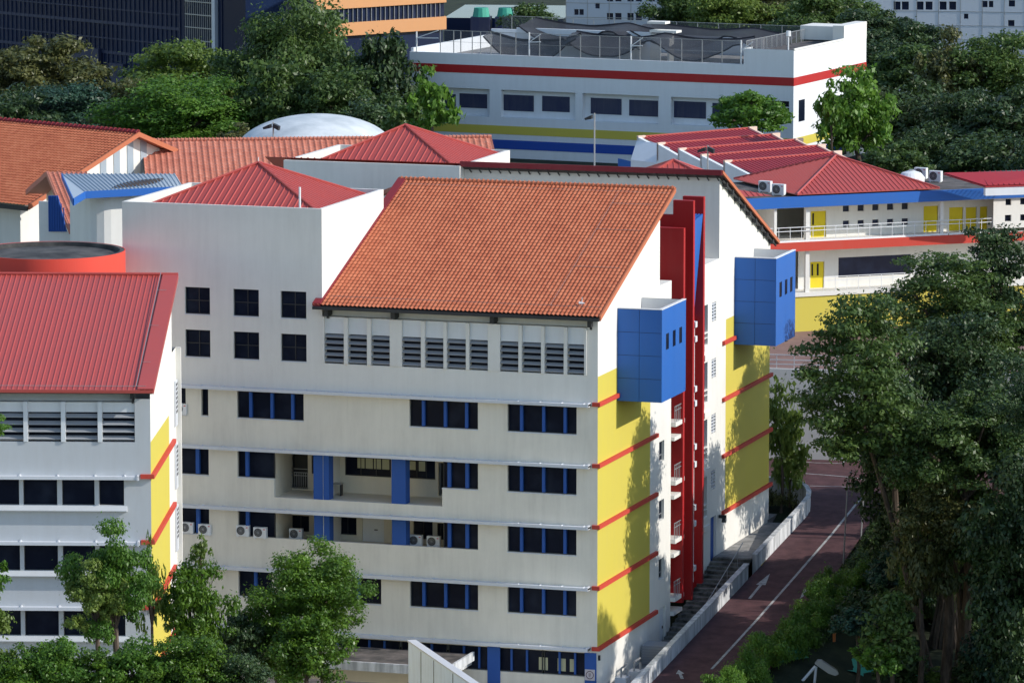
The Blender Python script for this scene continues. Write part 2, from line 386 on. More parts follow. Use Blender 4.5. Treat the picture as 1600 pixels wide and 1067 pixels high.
# turning area in front of the rear block
mb = MB(); mb.poly([(-26, 43.3, zr(60)+.006), (-.1, 43.5, zr(60)+.006), (14, 44.5, zr(60)+.006), (22, 50, zr(60)+.004), (22, 59, zr(60)+.004), (-26, 59, zr(60)+.004)])
struct('turning_area', mb, M['asphalt'])
def strip(pts, w, name='road_marking', mat='line', lift=.008):
    """painted line following the road surface"""
    mb = MB(); P = [Vector((x, y, zr(y)+lift)) for x, y in pts]
    fine = []
    for a, b in zip(P, P[1:]):
        n = max(1, int((b-a).length/1.0))
        for i in range(n): q = a.lerp(b, i/n); fine.append(Vector((q.x, q.y, zr(q.y)+lift)))
    fine.append(P[-1])
    for i, q in enumerate(fine):
        t = (fine[min(i+1, len(fine)-1)]-fine[max(i-1, 0)]); t.z = 0; t.normalize(); s = Vector((-t.y, t.x, 0))*w/2
        mb.v += [tuple(q-s), tuple(q+s)]
    mb.f = [(2*i, 2*i+1, 2*i+3, 2*i+2) for i in range(len(fine)-1)]
    return mb
def onroad(px, py):
    """world X,Y where the pixel's ray meets the road surface"""
    z = 3.0
    for _ in range(30):
        p = at(px, py, Z=z); z = .5*z+.5*zr(p.y)
    return (p.x, p.y)
ln = MB()
def addline(pix, w=.16):
    m_ = strip([onroad(*q) for q in pix], w, lift=.012); ln.add(m_.v, m_.f)
addline([(1112, 1045), (1180, 971), (1240, 903), (1300, 834), (1338, 787), (1363, 763), (1366, 757), (1356, 751), (1335, 746), (1290, 742), (1236, 738)])
addline([(1265, 759), (1312, 760), (1358, 763)], .12)
addline([(1225, 719), (1275, 723), (1316, 724), (1326, 714)], .14)
def arrow(pa, pb, hw=.30):
    a = Vector(onroad(*pa)); b = Vector(onroad(*pb)); t = (b-a).normalized(); s = Vector((-t.y, t.x)); L = (b-a).length
    def P(u, v): q = a+t*u+s*v; return (q.x, q.y, zr(q.y)+.012)
    ln.poly([P(0, -.09), P(L*.55, -.09), P(L*.55, .09), P(0, .09)])
    ln.poly([P(L*.55, -hw), P(L, 0), P(L*.55, hw)])
arrow((1171, 935), (1203, 896)); arrow((1280, 902), (1250, 935))
arrow((1066, 1060), (1060, 1046), .25)
struct('road_markings', ln, M['line'])
mb = MB()
for k in range(7):
    a = onroad(1173+k*2.2, 886-k*.4); b = onroad(1180+k*2.6, 873-k*.2)
    mb.poly([(a[0], a[1], zr(a[1])+.02), (a[0]+.14, a[1]+.05, zr(a[1])+.02), (b[0]+.14, b[1]+.05, zr(b[1])+.02), (b[0], b[1], zr(b[1])+.02)])
struct('yellow_hump_marking', mb, M['yline'])

# parapet walls beside the ramp
def wall_run(pts, th, h0, h1, mb=None):
    """pts: (x, y, zbase, ztop)"""
    mb = mb or MB(); L = []
    for i, p in enumerate(pts):
        q = Vector(pts[min(i+1, len(pts)-1)][:2])-Vector(pts[max(i-1, 0)][:2]); q.normalize(); s = Vector((-q.y, q.x))*th/2
        L += [(p[0]-s.x, p[1]-s.y, p[2]), (p[0]+s.x, p[1]+s.y, p[2]), (p[0]+s.x, p[1]+s.y, p[3]), (p[0]-s.x, p[1]-s.y, p[3])]
    n = len(mb.v); mb.v += L; K = len(pts)
    for i in range(K-1):
        for j in range(4):
            a = n+4*i+j; b = n+4*i+(j+1) % 4; mb.f.append((a, b, b+4, a+4))
    mb.f += [(n, n+1, n+2, n+3), (n+4*K-4, n+4*K-1, n+4*K-2, n+4*K-3)]
    return mb
pts = [(2.62, y, zr(y)-1.2, zr(y)+.92) for y in [-30+i*2 for i in range(27)]+[23.3]]
w1 = tag(wall_run(pts, .24, 0, 0).build('parapet_wall', M['conc_wall']), 'long white stained parapet wall climbing beside the ramp below the yellow gable', 'wall')
cp = MB(); wall_run([(2.62, y, zr(y)+.921, zr(y)+.99) for y in [-30+i*2 for i in range(27)]+[23.3]], .34, 0, 0, cp).build('coping', M['conc_wall'], w1)
cpts = [(2.62, 25.2), (2.62, 29), (2.62, 33), (2.62, 36.5)]+[(2.62-2.9*(1-math.cos(t)), 37.5+5.2*math.sin(t)) for t in [i*math.pi/12 for i in range(1, 7)]]+[(-2.0, 42.9), (-4.5, 43.0), (-8, 43.0)]
w2 = tag(wall_run([(x, y, zr(y)-1.5, zr(y)+.95) for x, y in cpts], .24, 0, 0).build('planter_wall', M['conc_wall']), 'curved white wall round the planted corner of the rear block', 'wall')
wall_run([(x, y, zr(y)+.951, zr(y)+1.02) for x, y in cpts], .32, 0, 0).build('coping', M['conc_wall'], w2)
mb = MB(); mb.box(.02, 2.5, 25.2, 38.2, 3.0, 4.72); mb.box(-8, .018, 38.05, 42.8, 3, 4.9)
struct('landing_paving', mb, M['paving'])
mb = MB(); mb.box(.02, 2.5, -20, 12.0, -.6, 1.05); struct('side_passage', mb, M['paving'])
# outdoor steps
st = empty('outdoor_stairs', (1.3, 12, 1.05), 0, 'dark concrete steps with a thin handrail climbing between gable and parapet', 'stairs')
mb = MB(); N = 22
for k in range(N): mb.box(-1.26, 1.18, k*.6+.002*k, 13.2, -.6+k*.167, .167*(k+1)-.0)
mb.build('steps', M['concrete'], st)
mb = MB()
for k in range(0, N+1, 4): mb.bar((.55, k*.6, .167*k), (.55, k*.6, .167*k+.95), .025)
mb.bar((.55, 0, .95), (.55, 13.2, .95+.167*22), .03); mb.build('handrail', M['steel'], st)

# ================================================================== FRONT BLOCK
FB = empty('school_building', (0, 0, 0), 0, 'front school block with orange tiled roof, white facade and yellow gable wall', 'building')
H1 = [(-26.6, -25.6, 16.2, 17.8), (-24.62, -24.17, 16.2, 17.8)]
def row(z0, z1, sets): return [(a, b, z0, z1) for a, b in sets]
A, B, Cc, D = (-26.13, -24.17), (-22.34, -18.14), (-11.54, -7.31), (-5.5, -1.28)
H = H1+row(16.18, 17.78, [B, Cc, D])+row(12.63, 14.22, [A, (-22.34, -20.03), (-20.03, -7.31), D])
H = [h for h in H if h != (-20.03, -7.31, 12.63, 14.22)]+[(-20.03, -9.52, 11.52, 14.22), (-9.52, -7.31, 12.63, 14.22)]
H += row(9.06, 10.62, [A, (-22.34, -7.31), D])+row(5.45, 7.02, [(-22.34, -20.2), (-16.2, -13.33), Cc, D])+[(-27, -.72, 1.9, 3.32)]
TW = [(a, b, z0, z1) for (a, b) in ((-25.6, -24.01), (-22.54, -20.92), (-19.55, -17.94)) for (z0, z1) in ((22.26, 23.86), (19.70, 21.32))]
mb = MB()
panel(mb, YP(0), -29.55, 0, -.6, 17.95, [h for h in H], .25); mb.build('lower_front_wall', M['bouncewhite'], FB); mb = MB()
panel(mb, YP(0), -29.55, 0, 17.95, 19.68, [], .25)
panel(mb, YP(0), -29.55, -16.95, 19.68, 28.8, TW, .25)
panel(mb, YP(0), -.66, 0, 19.68, 23.15, [], .25)
mb.quad((-.66, 0, 19.68), (-.66, .5, 19.68), (-.66, .5, 23.15), (-.66, 0, 23.15))
mb.quad((-16.95, .5, 22.46), (-.66, .5, 22.46), (-.66, .5, 23.6), (-16.95, .5, 23.6))     # band under the eave
mb.quad((-16.95, 0, 22.46), (-.66, 0, 22.46), (-.66, .5, 22.46), (-16.95, .5, 22.46))
mb.quad((-16.95, 0, 19.68), (-.66, 0, 19.68), (-.66, .5, 19.68), (-16.95, .5, 19.68))
wall = mb.build('front_wall', M['white'], FB)
# cream colouring of the recesses and ground storey is a wall of its own
mb = MB()
# tower side walls, back, parapet
mb = MB()
T0, T1, TB = -29.55, -16.95, 11.0
for (x, s) in ((T1, 1), (T0, -1)):
    mb.quad((x, 0, -.6), (x, TB, -.6), (x, TB, 28.8), (x, 0, 28.8))
mb.quad((T0, TB, -.6), (T1, TB, -.6), (T1, TB, 28.8), (T0, TB, 28.8))
t = .22                                                                                 # parapet top and inner faces
for (a, b, c, d) in ((T0, T1, 0, t), (T0, T1, TB-t, TB), (T0, T0+t, t, TB-t), (T1-t, T1, t, TB-t)):
    mb.quad((a, c, 28.8), (b, c, 28.8), (b, d, 28.8), (a, d, 28.8))
a, b, c, d = T0+t, T1-t, t, TB-t
for p, q in (((a, c), (b, c)), ((b, c), (b, d)), ((b, d), (a, d)), ((a, d), (a, c))):
    mb.quad((*p, 27.8), (*q, 27.8), (*q, 28.8), (*p, 28.8))
mb.build('tower_wall', M['white'], FB)
mb = MB(); mb.quad((a, c, 27.82), (b, c, 27.82), (b, d, 27.82), (a, d, 27.82)); mb.build('tower_deck', M['flatroof'], FB)
def hip(name, x0, x1, y0, y1, z, ap, parent, mat='redmetal', pitch=.42, local=True):
    P = [(x0, y0, z), (x1, y0, z), (x1, y1, z), (x0, y1, z)]; m_ = MB()
    for i in range(4): ribbed(m_, P[i], P[(i+1) % 4], ap, ap, pitch, .045)
    for i in range(4):
        q = Vector(P[i]); m_.bar(q+Vector((0, 0, .03)), Vector(ap)+Vector((0, 0, .05)), .09, n=5)
    for i in range(4): m_.bar(P[i], P[(i+1) % 4], .05, n=4)
    return m_.build(name, M[mat], parent)
hr = hip('hip_roof', -28.5, -18.0, 1.9, 10.75, 28.45, (-23.3, 6.4, 30.65), FB)
mb = MB(); mb.bar((-23.3, 6.4, 30.6), (-23.3, 6.4, 31.0), .03); mb.bar((-18.75, 1.2, 28.4), (-18.75, 1.2, 29.9), .07, n=8); mb.build('vent_pipe', M['whitemetal'], hr)

# ---- side (gable) wall facing +X
EY, EZ, RY, RZ = -.6, 23.15, 14.87, 28.95
def roofz(y): return EZ+(RZ-EZ)*(y-EY)/(RY-EY)
mb = MB()
sidew = [(12.75, 13.85, 12.6+dz, 13.85+dz) for dz in (0, -3.6, -7.2)]
panel(mb, XP(0), 10.82, 15.3, -.6, 19.62, sidew+[(13.0, 14.3, 1.2, 3.6)], .2)
mb.quad((0, 0, -.6), (0, 10.82, -.6), (0, 10.82, 3.62), (0, 0, 3.62))
mb.poly([(0, 0, 19.62), (0, 15.3, 19.62), (0, 15.3, 23.38), (0, 12.74, 23.38), (0, 12.74, roofz(12.74)-.2), (0, 0, 23.22)])
mb.quad((0, 15.3, -.6), (-3, 15.3, -.6), (-3, 15.3, 23.38), (0, 15.3, 23.38))
mb.quad((0, 12.74, 23.38), (0, 15.3, 23.38), (-12, 15.3, 23.38), (-12, 12.74, 23.38))
mb.poly([(0, 12.74, 23.38), (-16.9, 12.74, 23.38), (-16.9, 12.74, 28), (0, 12.74, 28)])
mb.poly([(-29.55, 15.3, -.6), (-3, 15.3, -.6), (-3, 15.3, 23.38), (-29.55, 15.3, 23.38)])
mb.build('gable_wall', M['white'], FB)
mb = MB(); mb.quad((0, .0, 3.62), (0, 10.82, 3.62), (0, 10.82, 19.62), (0, 0, 19.62)); mb.build('yellow_panel', M['yellow'], FB)
for dz in (0, -3.6, -7.2):
    window(FB, 12.75, 13.85, 12.6+dz, 13.85+dz, .18, [], 'steel', 'glass', face='X', rail=[12.95+dz])
mb = MB(); mb.box(-.2, -.15, 13.05, 14.25, 1.2, 3.58); o = mb.build('side_door', M['coolwhite'], FB)
mb = MB(); mb.box(-.15, -.1, 14.0, 14.06, 2.2, 2.36); mb.build('handle', M['dark'], o)
# ---- red bars and ledges
for k, z in enumerate((18.0, 14.4, 10.8, 7.2, 3.6)):
    mb = MB(); mb.box(-29.0, -.42, -.48, -.0, z-.07, z+.03)
    mb.box(-29.0, -.42, -.52, -.44, z-.13, z+.05)
    for i in range(22): mb.box(-28.5+i*1.32, -28.46+i*1.32, -.5, -.01, z+.031, z+.075)
    mb.box(-.55, -.42, -.56, -.02, z-.13, z+.10)
    mb.build('sunshade_ledge', M['ledge'], FB)
    mb = MB(); mb.box(-.30, .18, -.15, -.002, z-.11, z+.12); mb.box(.002, .18, -.002, 12.1 if k else 3.9, z-.11, z+.12)
    mb.build('red_band', M['redbar'], FB)
# ---- windows of the front
def mullset(a, b, n=3):
    if n == 3: return [a+(b-a)*f for f in (.20, .52, .83)]
    return [a+(b-a)*(i+1)/(n+1) for i in range(n)]
for (z0, z1) in ((16.18, 17.78), (5.45, 7.02)):
    for (a, b) in ((B, Cc, D) if z0 > 10 else ((-22.34, -20.2), (-16.2, -13.33), Cc, D)):
        window(FB, a, b, z0, z1, .22, mullset(a, b) if b-a > 3 else mullset(a, b, 1), mull=.17, proud=.2)
for (z0, z1) in ((12.63, 14.22), (9.06, 10.62)):
    window(FB, *D, z0, z1, .22, mullset(*D), mull=.17, proud=.2)
    window(FB, *A, z0, z1, .22, [-24.9], mull=.22, proud=.2)
    window(FB, -22.34, -20.05, z0, z1, .22, [-21.75], mull=.2, proud=.2)
    window(FB, -9.5, -7.31, z0, z1, .22, [-9.1, -8.0], mull=.2, proud=.2)
window(FB, -26.6, -25.6, 16.2, 17.8, .24, []); window(FB, -24.62, -24.17, 16.2, 17.8, .24, [])
for (a, b, z0, z1) in TW: window(FB, a, b, z0, z1, .2, [a+(b-a)*.53], 'dark', 'glass', mull=.05, proud=.02, rail=[z0+(z1-z0)*.5])
for i in range(9):
    a = -26.9+i*2.95; b = a+2.85
    window(FB, a, min(b, -.75), 1.92, 3.3, .24, [a+.95, a+1.9], mull=.12, proud=.1)
for i, x in enumerate((-6.72, -.75)):
    mb = MB(); mb.box(x, x+.78 if i == 0 else -.04, -.06 if i == 0 else -.045, .0-.002, -.6, 3.35); mb.build('blue_column', M['bluecol'], FB)
for (a, b, z0, z1) in H+TW:
    if (b-a) < 6: mb = MB(); mb.box(a-.02, b+.02, -.03, -.003, z0-.06, z0-.005); mb.build('sill', M['ledge'], FB)
# paper sheets seen behind the ground-storey glass
for (x, wd) in ((-3.1, .55), (-2.0, .5), (-1.35, .4)): mb = MB(); mb.box(x-wd, x, .262, .266, 2.1, 2.85); mb.build('window_paper', M['blind'], FB)
# ---- open terrace (2nd band) and corridor (3rd band)
mb = MB()
def room(z0, z1, zfl, holes):
    panel(mb, YP(3.0), -20.03, -9.3, zfl, z1+.1, holes, .15)
    mb.quad((-20.03, .25, zfl), (-9.3, .25, zfl), (-9.3, 3, zfl), (-20.03, 3, zfl))
    mb.quad((-20.03, .25, z1+.02), (-9.3, .25, z1+.02), (-9.3, 3, z1+.02), (-20.03, 3, z1+.02))
    mb.quad((-20.03, .25, zfl), (-20.03, 3, zfl), (-20.03, 3, z1+.02), (-20.03, .25, z1+.02))
    mb.quad((-9.3, .25, zfl), (-9.3, 3, zfl), (-9.3, 3, z1+.02), (-9.3, .25, z1+.02))
FR_ = Frame((0, 0, 0))
def bk(x0, y0, x1, y1): return FR_.rect(x0, y0, x1, y1, v=3.0)
h2 = [bk(454, 709, 481, 763), bk(487, 712, 531, 741), bk(539, 715, 611, 744), bk(636, 719, 680, 748), bk(685, 723, 694, 774)]
h2 = [(a, b, c, min(d, 14.15)) for a, b, c, d in h2]
h3 = [bk(455, 805, 483, 830), bk(500, 806, 520, 834), bk(528, 808, 557, 835), bk(566, 810, 600, 851), bk(612, 812, 639, 839), bk(646, 814, 676, 842), bk(683, 817, 693, 843)]
h3 = [(a, b, c, min(d, 10.5)) for a, b, c, d in h3]
room(11.5, 14.22, 11.5, h2); room(9.06, 10.62, 8.6, h3)
mb.build('terrace_wall', M['cream'], FB)
for i, (a, b, c, d) in enumerate(h2[1:4]): window(FB, a, b, c, d, 3.12, mullset(a, b, 2 if i else 1), 'dark', 'glass', mull=.05, proud=.02)
for i in (0, 1, 2, 4, 5, 6):
    a, b, c, d = h3[i]; window(FB, a, b, c, d, 3.12, mullset(a, b, 1), 'dark', 'glass', mull=.05, proud=.02)
for (a, b, c, d) in (h2[0], h2[4]):
    m_ = MB(); m_.box(a, b, 3.5, 3.55, c, d); m_.build('doorway', M['dark'], FB)
a, b, c, d = h3[3]; m_ = MB(); m_.box(a, b, 3.08, 3.12, c-.3, d); o = m_.build('corridor_door', M['coolwhite'], FB)
m_ = MB(); m_.box(a+.75, a+.95, 3.04, 3.08, 9.3, 9.36); m_.build('handle', M['dark'], o)
a, b, c, d = h2[0]; m_ = MB()
for i in range(9): m_.bar((a+i*(b-a)/8, 2.95, c), (a+i*(b-a)/8, 2.95, c+.95), .02, n=4)
for zz in (.02, .8, .98, 1.2): m_.bar((a, 2.95, c+zz), (b, 2.95, c+zz), .028, n=4)
m_.build('railing', M['steel'], FB)
# curtains / boards glimpsed behind terrace glass
def curtain(x0, x1, z0, z1): q_ = MB(); q_.box(x0, x1, 3.11, 3.118, z0, z1); q_.build('curtain', M['blind'], FB)
a, b, c, d = h2[2]
for i in range(4): curtain(a+.75+i*.52, a+1.2+i*.52, c+.45, d-.06)
a, b, c, d = h2[3]; curtain(a+.1, a+.5, c+.5, d-.1); curtain(a+.7, a+1.1, c+.45, d-.08)
a, b, c, d = h3[4]; curtain(a+.1, b-.3, c+.2, d-.08)
for z0, z1 in ((11.5, 14.22), (8.62, 10.62)):
    for (a, b) in ((-17.57, -16.61), (-12.69, -11.82)):
        m_ = MB(); m_.box(a, b, .06 if z0 > 11 else .12, .85, z0+.001, z1); m_.build('blue_pillar', M['bluecol'], FB)
# ---- louvred openings under the eave
bays = [(-16.81, -15.57), (-15.33, -14.13), (-13.89, -12.73), (-11.98, -10.79), (-10.55, -9.4), (-9.2, -8.02), (-7.82, -6.68), (-5.94, -4.8), (-4.6, -3.42), (-3.22, -2.04), (-1.84, -.8)]
for i, (a, b) in enumerate(bays):
    m_ = MB(); m_.box(a, b, .1, .16, 21.45, 22.44); m_.box(a, b, .42, .45, 19.7, 21.45)
    bay = m_.build('louvre_bay', M['coolwhite'], FB)
    m_ = MB(); m_.box(a+.001, b-.001, .40, .418, 19.72, 21.44); m_.build('pane', M['glass'], bay)
    m_ = MB()
    for k in range(5):
        z = 19.78+k*.36; m_.prism([(a, .0, z), (a, .22, z+.15), (a, .22, z+.175), (a, .0, z+.035)], (b-a, 0, 0))
    m_.build('slats', M['louvre'], bay)
    n_ = bays[i+1][0] if i+1 < len(bays) else -.66
    m_ = MB(); m_.box(b, n_, -.10 if n_-b < .4 else -.06, .44, 19.69, 22.45); m_.build('post', M['white'], FB)
m_ = MB(); m_.box(-16.94, -16.81, -.06, .44, 19.69, 22.45); m_.build('post', M['white'], FB)
# ---- tiled roof
L0, L1 = -17.3, .28
rf = tiled((L0, EY, EZ), (L1, EY, EZ), (L1, RY, RZ), (L0, RY, RZ), .262, .405, .075, .05).build('tiled_roof', M['tile'], FB)
def dz(y, o): return roofz(y)+o
m_ = MB(); m_.prism([(L0, EY, EZ-.04), (L0, RY, RZ-.04), (L0, RY, RZ-.2), (L0, EY, EZ-.2)], (L1-L0, 0, 0)); m_.build('roof_underside', M['timber'], rf)
m_ = MB(); m_.box(L0, L1, EY-.16, EY-.02, EZ-.2, EZ-.03); m_.build('gutter', M['dark'], rf)
m_ = MB(); m_.bar((L0, RY+.05, RZ+.07), (L1, RY+.05, RZ+.07), .13, n=8)
for i in range(60): x = L0+.15+i*(L1-L0-.3)/59; m_.bar((x-.03, RY+.05, RZ+.08), (x+.03, RY+.05, RZ+.08), .17, n=8)
m_.build('ridge_tiles', M['tile'], rf)
m_ = MB(); m_.prism([(L1-.02, EY-.05, EZ+.10), (L1-.02, RY+.1, RZ+.12), (L1-.02, RY+.1, RZ-.15), (L1-.02, EY-.05, EZ-.18)], (.1, 0, 0)); m_.build('verge_board', M['tile'], rf)
# flashing against the tower
m_ = MB(); m_.prism([(L0-.05, EY, EZ+.16), (L0-.05, RY, RZ+.16), (L0-.05, RY, RZ-.02), (L0-.05, EY, EZ-.02)], (.5, 0, 0)); m_.build('flashing', M['fascia'], rf)
m_ = MB()                                                                              # lightning strip and its clips
def rp(x, y, o=.13): return (x, y, roofz(y)+o)
m_.bar(rp(-3.0, .35), rp(-3.0, 14.0), .008, n=4); m_.bar(rp(-16.5, .35), rp(.1, .35), .009, n=4); m_.bar(rp(-16.8, 14.2), rp(.1, 14.2), .009, n=4)
for y in (5, 9.5, 12.7): m_.bar(rp(-3.0, y), rp(-.2, y), .012, n=4)
m_.build('lightning_tape', M['steel'], rf)
m_ = MB(); m_.bar(rp(-1.15, .6, .05), rp(-1.15, .6, .55), .02); m_.bar(rp(-1.32, .6, .2), rp(-.98, .6, .2), .1, .02, n=8); m_.build('roof_beacon', M['whitemetal'], rf)
for x in (-16.6, -12.45, -6.35, -.42):
    m_ = MB(); m_.box(x-.12, x+.12, -.35, .48, EZ-.62, EZ-.25); m_.box(x-.07, x+.07, -.02, .45, 22.35, EZ-.6); m_.build('eave_bracket', M['dark'], FB)
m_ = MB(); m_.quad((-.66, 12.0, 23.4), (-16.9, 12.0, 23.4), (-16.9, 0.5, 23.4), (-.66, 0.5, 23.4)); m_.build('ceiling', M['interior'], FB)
# ---- projecting blue boxes (shared builder)
def blue_box(parent, y0, y1, z0, z1, X1=2.68, wins=True):
    t = .15; m_ = MB()
    m_.box(.0, X1, y0, y0+t, z0, z1); m_.box(X1-t, X1, y0+t, y1-t, z0, z1); m_.box(0, X1, y1-t, y1, z0, z1); m_.box(0, X1-t, y0+t, y1-t, z0, z0+.15)
    o = m_.build('projecting_box', M['dark'], parent)
    # cladding sheets with open joints
    nz = 4; hz = (z1-z0)/nz
    m_ = MB()
    for k in range(nz):
        for j in range(2):
            m_.box(j*X1/2+.012, (j+1)*X1/2-.012, y0-.03, y0-.002, z0+k*hz+.012, z0+(k+1)*hz-.012)
    m_.build('front_cladding', M['blue'], o)
    wz0, wz1 = z0+3.0, z0+3.95; cs = [y0+(y1-y0)*f for f in (.17, .45, .72)]
    hl = [(c, c+.62, wz0, wz1) for c in cs] if wins else []
    m_ = MB()
    for j in range(2):
        a, b = y0+j*(y1-y0)/2-.02, y0+(j+1)*(y1-y0)/2
        panel(m_, XP(X1+.03), a, b, z0, z1, hl, .03)
    m_.quad((X1+.001, y0-.03, z0), (X1+.03, y0-.03, z0), (X1+.03, y0-.03, z1), (X1+.001, y0-.03, z1))
    m_.quad((X1, y0-.03, z0-.002), (X1+.03, y0-.03, z0-.002), (X1+.03, y1, z0-.002), (X1, y1, z0-.002))
    for k in range(1, nz): pass
    m_.build('side_cladding', M['blue'], o)
    for h in hl:
        g = MB(); g.box(X1+.001, X1+.012, h[0], h[1], h[2], h[3]); g.build('slot_window', M['glass'], o)
    m_ = MB()
    m_.box(0, X1+.05, y0-.05, y0+t+.02, z1+.002, z1+.05); m_.box(X1-t-.02, X1+.05, y0+t+.02, y1, z1+.002, z1+.05)
    m_.box(0, X1-t-.001, y1-t-.02, y1-t-.001, z0+.2, z1); m_.box(.01, X1-t-.002, y0+t+.001, y1-t-.021, z1-2.2, z1-2.15)
    m_.build('lining', M['whitemetal'], o)
    return o
blue_box(FB, 3.93, 9.0, 17.66, 23.12)
# ---- small balconies at the far end of the gable
for k in range(5):
    z = 17.9-3.6*k
    m_ = MB(); m_.box(-1.6, .3, 15.31, 17.3, z+.12, z+.38); m_.box(-1.6, .22, 15.31, 17.2, z-.75, z-.52); b_ = m_.build('balcony', M['white'], FB)
    m_ = MB()
    for i in range(6): m_.bar((.22, 15.4+i*.36, z+.38), (.22, 15.4+i*.36, z+1.35), .025, n=4)
    for zz in (1.35, 1.1): m_.bar((.22, 15.35, z+zz), (.22, 17.25, z+zz), .03, n=4)
    m_.box(-1.5, .15, 17.0, 17.04, z+.4, z+1.3); m_.build('railing', M['steel'], b_)
# ---- red fins of the stair tower
def fin(y, xo, xi, z0, z1, th=.32):
    m_ = MB(); m_.box(xi, xo, y, y+th, z0, z1); return m_.build('red_fin', M['red'], FB)
fin(16.75, .34, -1.25, 3.3, 26.4, .35)
f2 = MB(); f2.box(-.95, .34, 18.85, 19.2, 3.1, 27.85); f2.box(-3.2, -.951, 18.87, 19.18, 22, 26.95); f2.build('red_fin', M['red'], FB)
f3 = MB(); f3.box(-1.0, .34, 21.15, 21.5, 3.1, 27.85); f3.build('red_fin', M['red'], FB)
f4 = MB(); f4.box(-3.0, -1.252, 17.0, 17.3, 3.3, 26.4); f4.build('red_wall', M['red'], FB)
f5 = MB(); f5.box(-3.4, -3.1, 15.32, 22.4, -.6, 23.0); f5.build('stair_wall', M['white'], FB)
m_ = MB()                                                                              # sloping blue sunshade between two fins
for i in range(5): m_.prism([(-.55+i*.19, 19.25, 26.6-.0*i), (-.55+i*.19, 21.1, 26.8), (-.75+i*.1, 21.1, 20.4), (-.75+i*.1, 19.25, 20.4)], (.1, 0, 0))
ss = m_.build('blue_sunshade', M['blue'], FB)
for i in range(4): m_ = MB(); m_.bar((-.42+i*.2, 19.2, 26.55), (-.67+i*.11, 19.2, 20.45), .028, n=4); m_.build('rail', M['greymetal'], ss)
m_ = MB(); m_.bar((.05, 20.1, 4), (.05, 20.1, 20.3), .07, n=6)
for z in (19.9, 19.0, 15.9, 15.0, 12.3, 11.2, 8.5, 7.5, 4.7): m_.box(-.1, .22, 19.9, 20.3, z, z+.35)
m_.build('drain_stack', M['coolwhite'], FB)

# ================================================================== REAR BLOCK
RB_ = empty('school_building', (0, 22.5, 0), 0, 'rear school block behind the red fins, dark red ridge, yellow gable and blue box', 'building')
def RW(m_, name, mat, parent=RB_):
    m_.v = [(x, y-22.5, z) for x, y, z in m_.v]; return m_.build(name, M[mat], parent)
RY2, RZ2, EY2, EZ2 = 25.3, 28.95, 39.1, 23.0
def roofz2(y): return RZ2+(EZ2-RZ2)*(y-RY2)/(EY2-RY2)
m_ = MB()
sl_ = [(24.35, 25.35, z, z+1.2) for z in (19.65, 16.1, 12.6, 9.05)]; bal = [(22.55, 23.45, z, z+2.5) for z in (18.4, 14.8, 11.2, 7.6)]
panel(m_, XP(0), 22.5, 27.65, 4.0, 23.45, sl_+bal+[(24.3, 25.6, 4.2, 7.3)], .25)
m_.quad((0, 27.65, 3.5), (0, 38.3, 3.5), (0, 38.3, 7.25), (0, 27.65, 7.25))
m_.poly([(0, 27.65, 19.4), (0, 38.3, 19.4), (0, 38.3, roofz2(38.3)-.18), (0, 26, roofz2(26)-.18), (0, 26, 23.45), (0, 27.65, 23.45)])
m_.quad((0, 22.5, 3), (-3, 22.5, 3), (-3, 22.5, 23.45), (0, 22.5, 23.45)); m_.quad((0, 22.5, 23.45), (0, 26, 23.45), (-16.7, 26, 23.45), (-16.7, 22.5, 23.45))
m_.quad((-30, 38.3, 3), (0, 38.3, 3), (0, 38.3, 23), (-30, 38.3, 23))
RW(m_, 'gable_wall', 'white')
m_ = MB(); m_.quad((-16.78, 26, 20), (-.003, 26, 20), (-.003, 26, 28.6), (-16.78, 26, 28.6)); RW(m_, 'upper_wall', 'white')
m_ = MB(); m_.quad((0, 27.65, 7.25), (0, 38.3, 7.25), (0, 38.3, 19.4), (0, 27.65, 19.4)); RW(m_, 'yellow_panel', 'yellow')
for k, z in enumerate((18.0, 14.4, 10.8, 7.2)):
    m_ = MB(); m_.box(.002, .18, 26.8, 38.6 if k else 29.6, z-.11, z+.12); RW(m_, 'red_band', 'redbar')
for (a, b, c, d) in sl_:
    m_ = MB(); m_.box(-.22, -.2, a, b, c, d); f_ = RW(m_, 'louvre_window', 'glass')
    m_ = MB()
    for k in range(6): m_.box(-.19, -.02, a, b, c+.06+k*.2, c+.13+k*.2)
    m_.box(-.19, -.015, (a+b)/2-.05, (a+b)/2+.05, c, d); RW(m_, 'slats', 'ledge', f_)
for (a, b, c, d) in bal:
    m_ = MB(); m_.box(-.24, -.2, a, b, c, d); f_ = RW(m_, 'window', 'glassb')
    m_ = MB(); m_.box(-.19, .06, a-.02, b, c-.32, c-.03); m_.box(-.19, .1, a-.02, b+.4, c-.95, c-.6); m_.box(-.15, .0, a, b, c+.7, c+.78); m_.box(-.15, 0, a, b, c+.4, c+.44); RW(m_, 'frame', 'white', f_)
m_ = MB(); m_.box(-.2, -.15, 24.35, 25.55, 4.2, 7.28); RW(m_, 'side_door', 'bluecol')
m_ = MB(); m_.box(.02, .5, 26.1, 26.25, 7.0, 7.2); m_.bar((.35, 26.17, 6.75), (.35, 26.17, 7.05), .16, .1, n=8); RW(m_, 'wall_lamp', 'dark')
bb = blue_box(RB_, 29.65-22.5, 34.4-22.5, 17.55, 23.1)
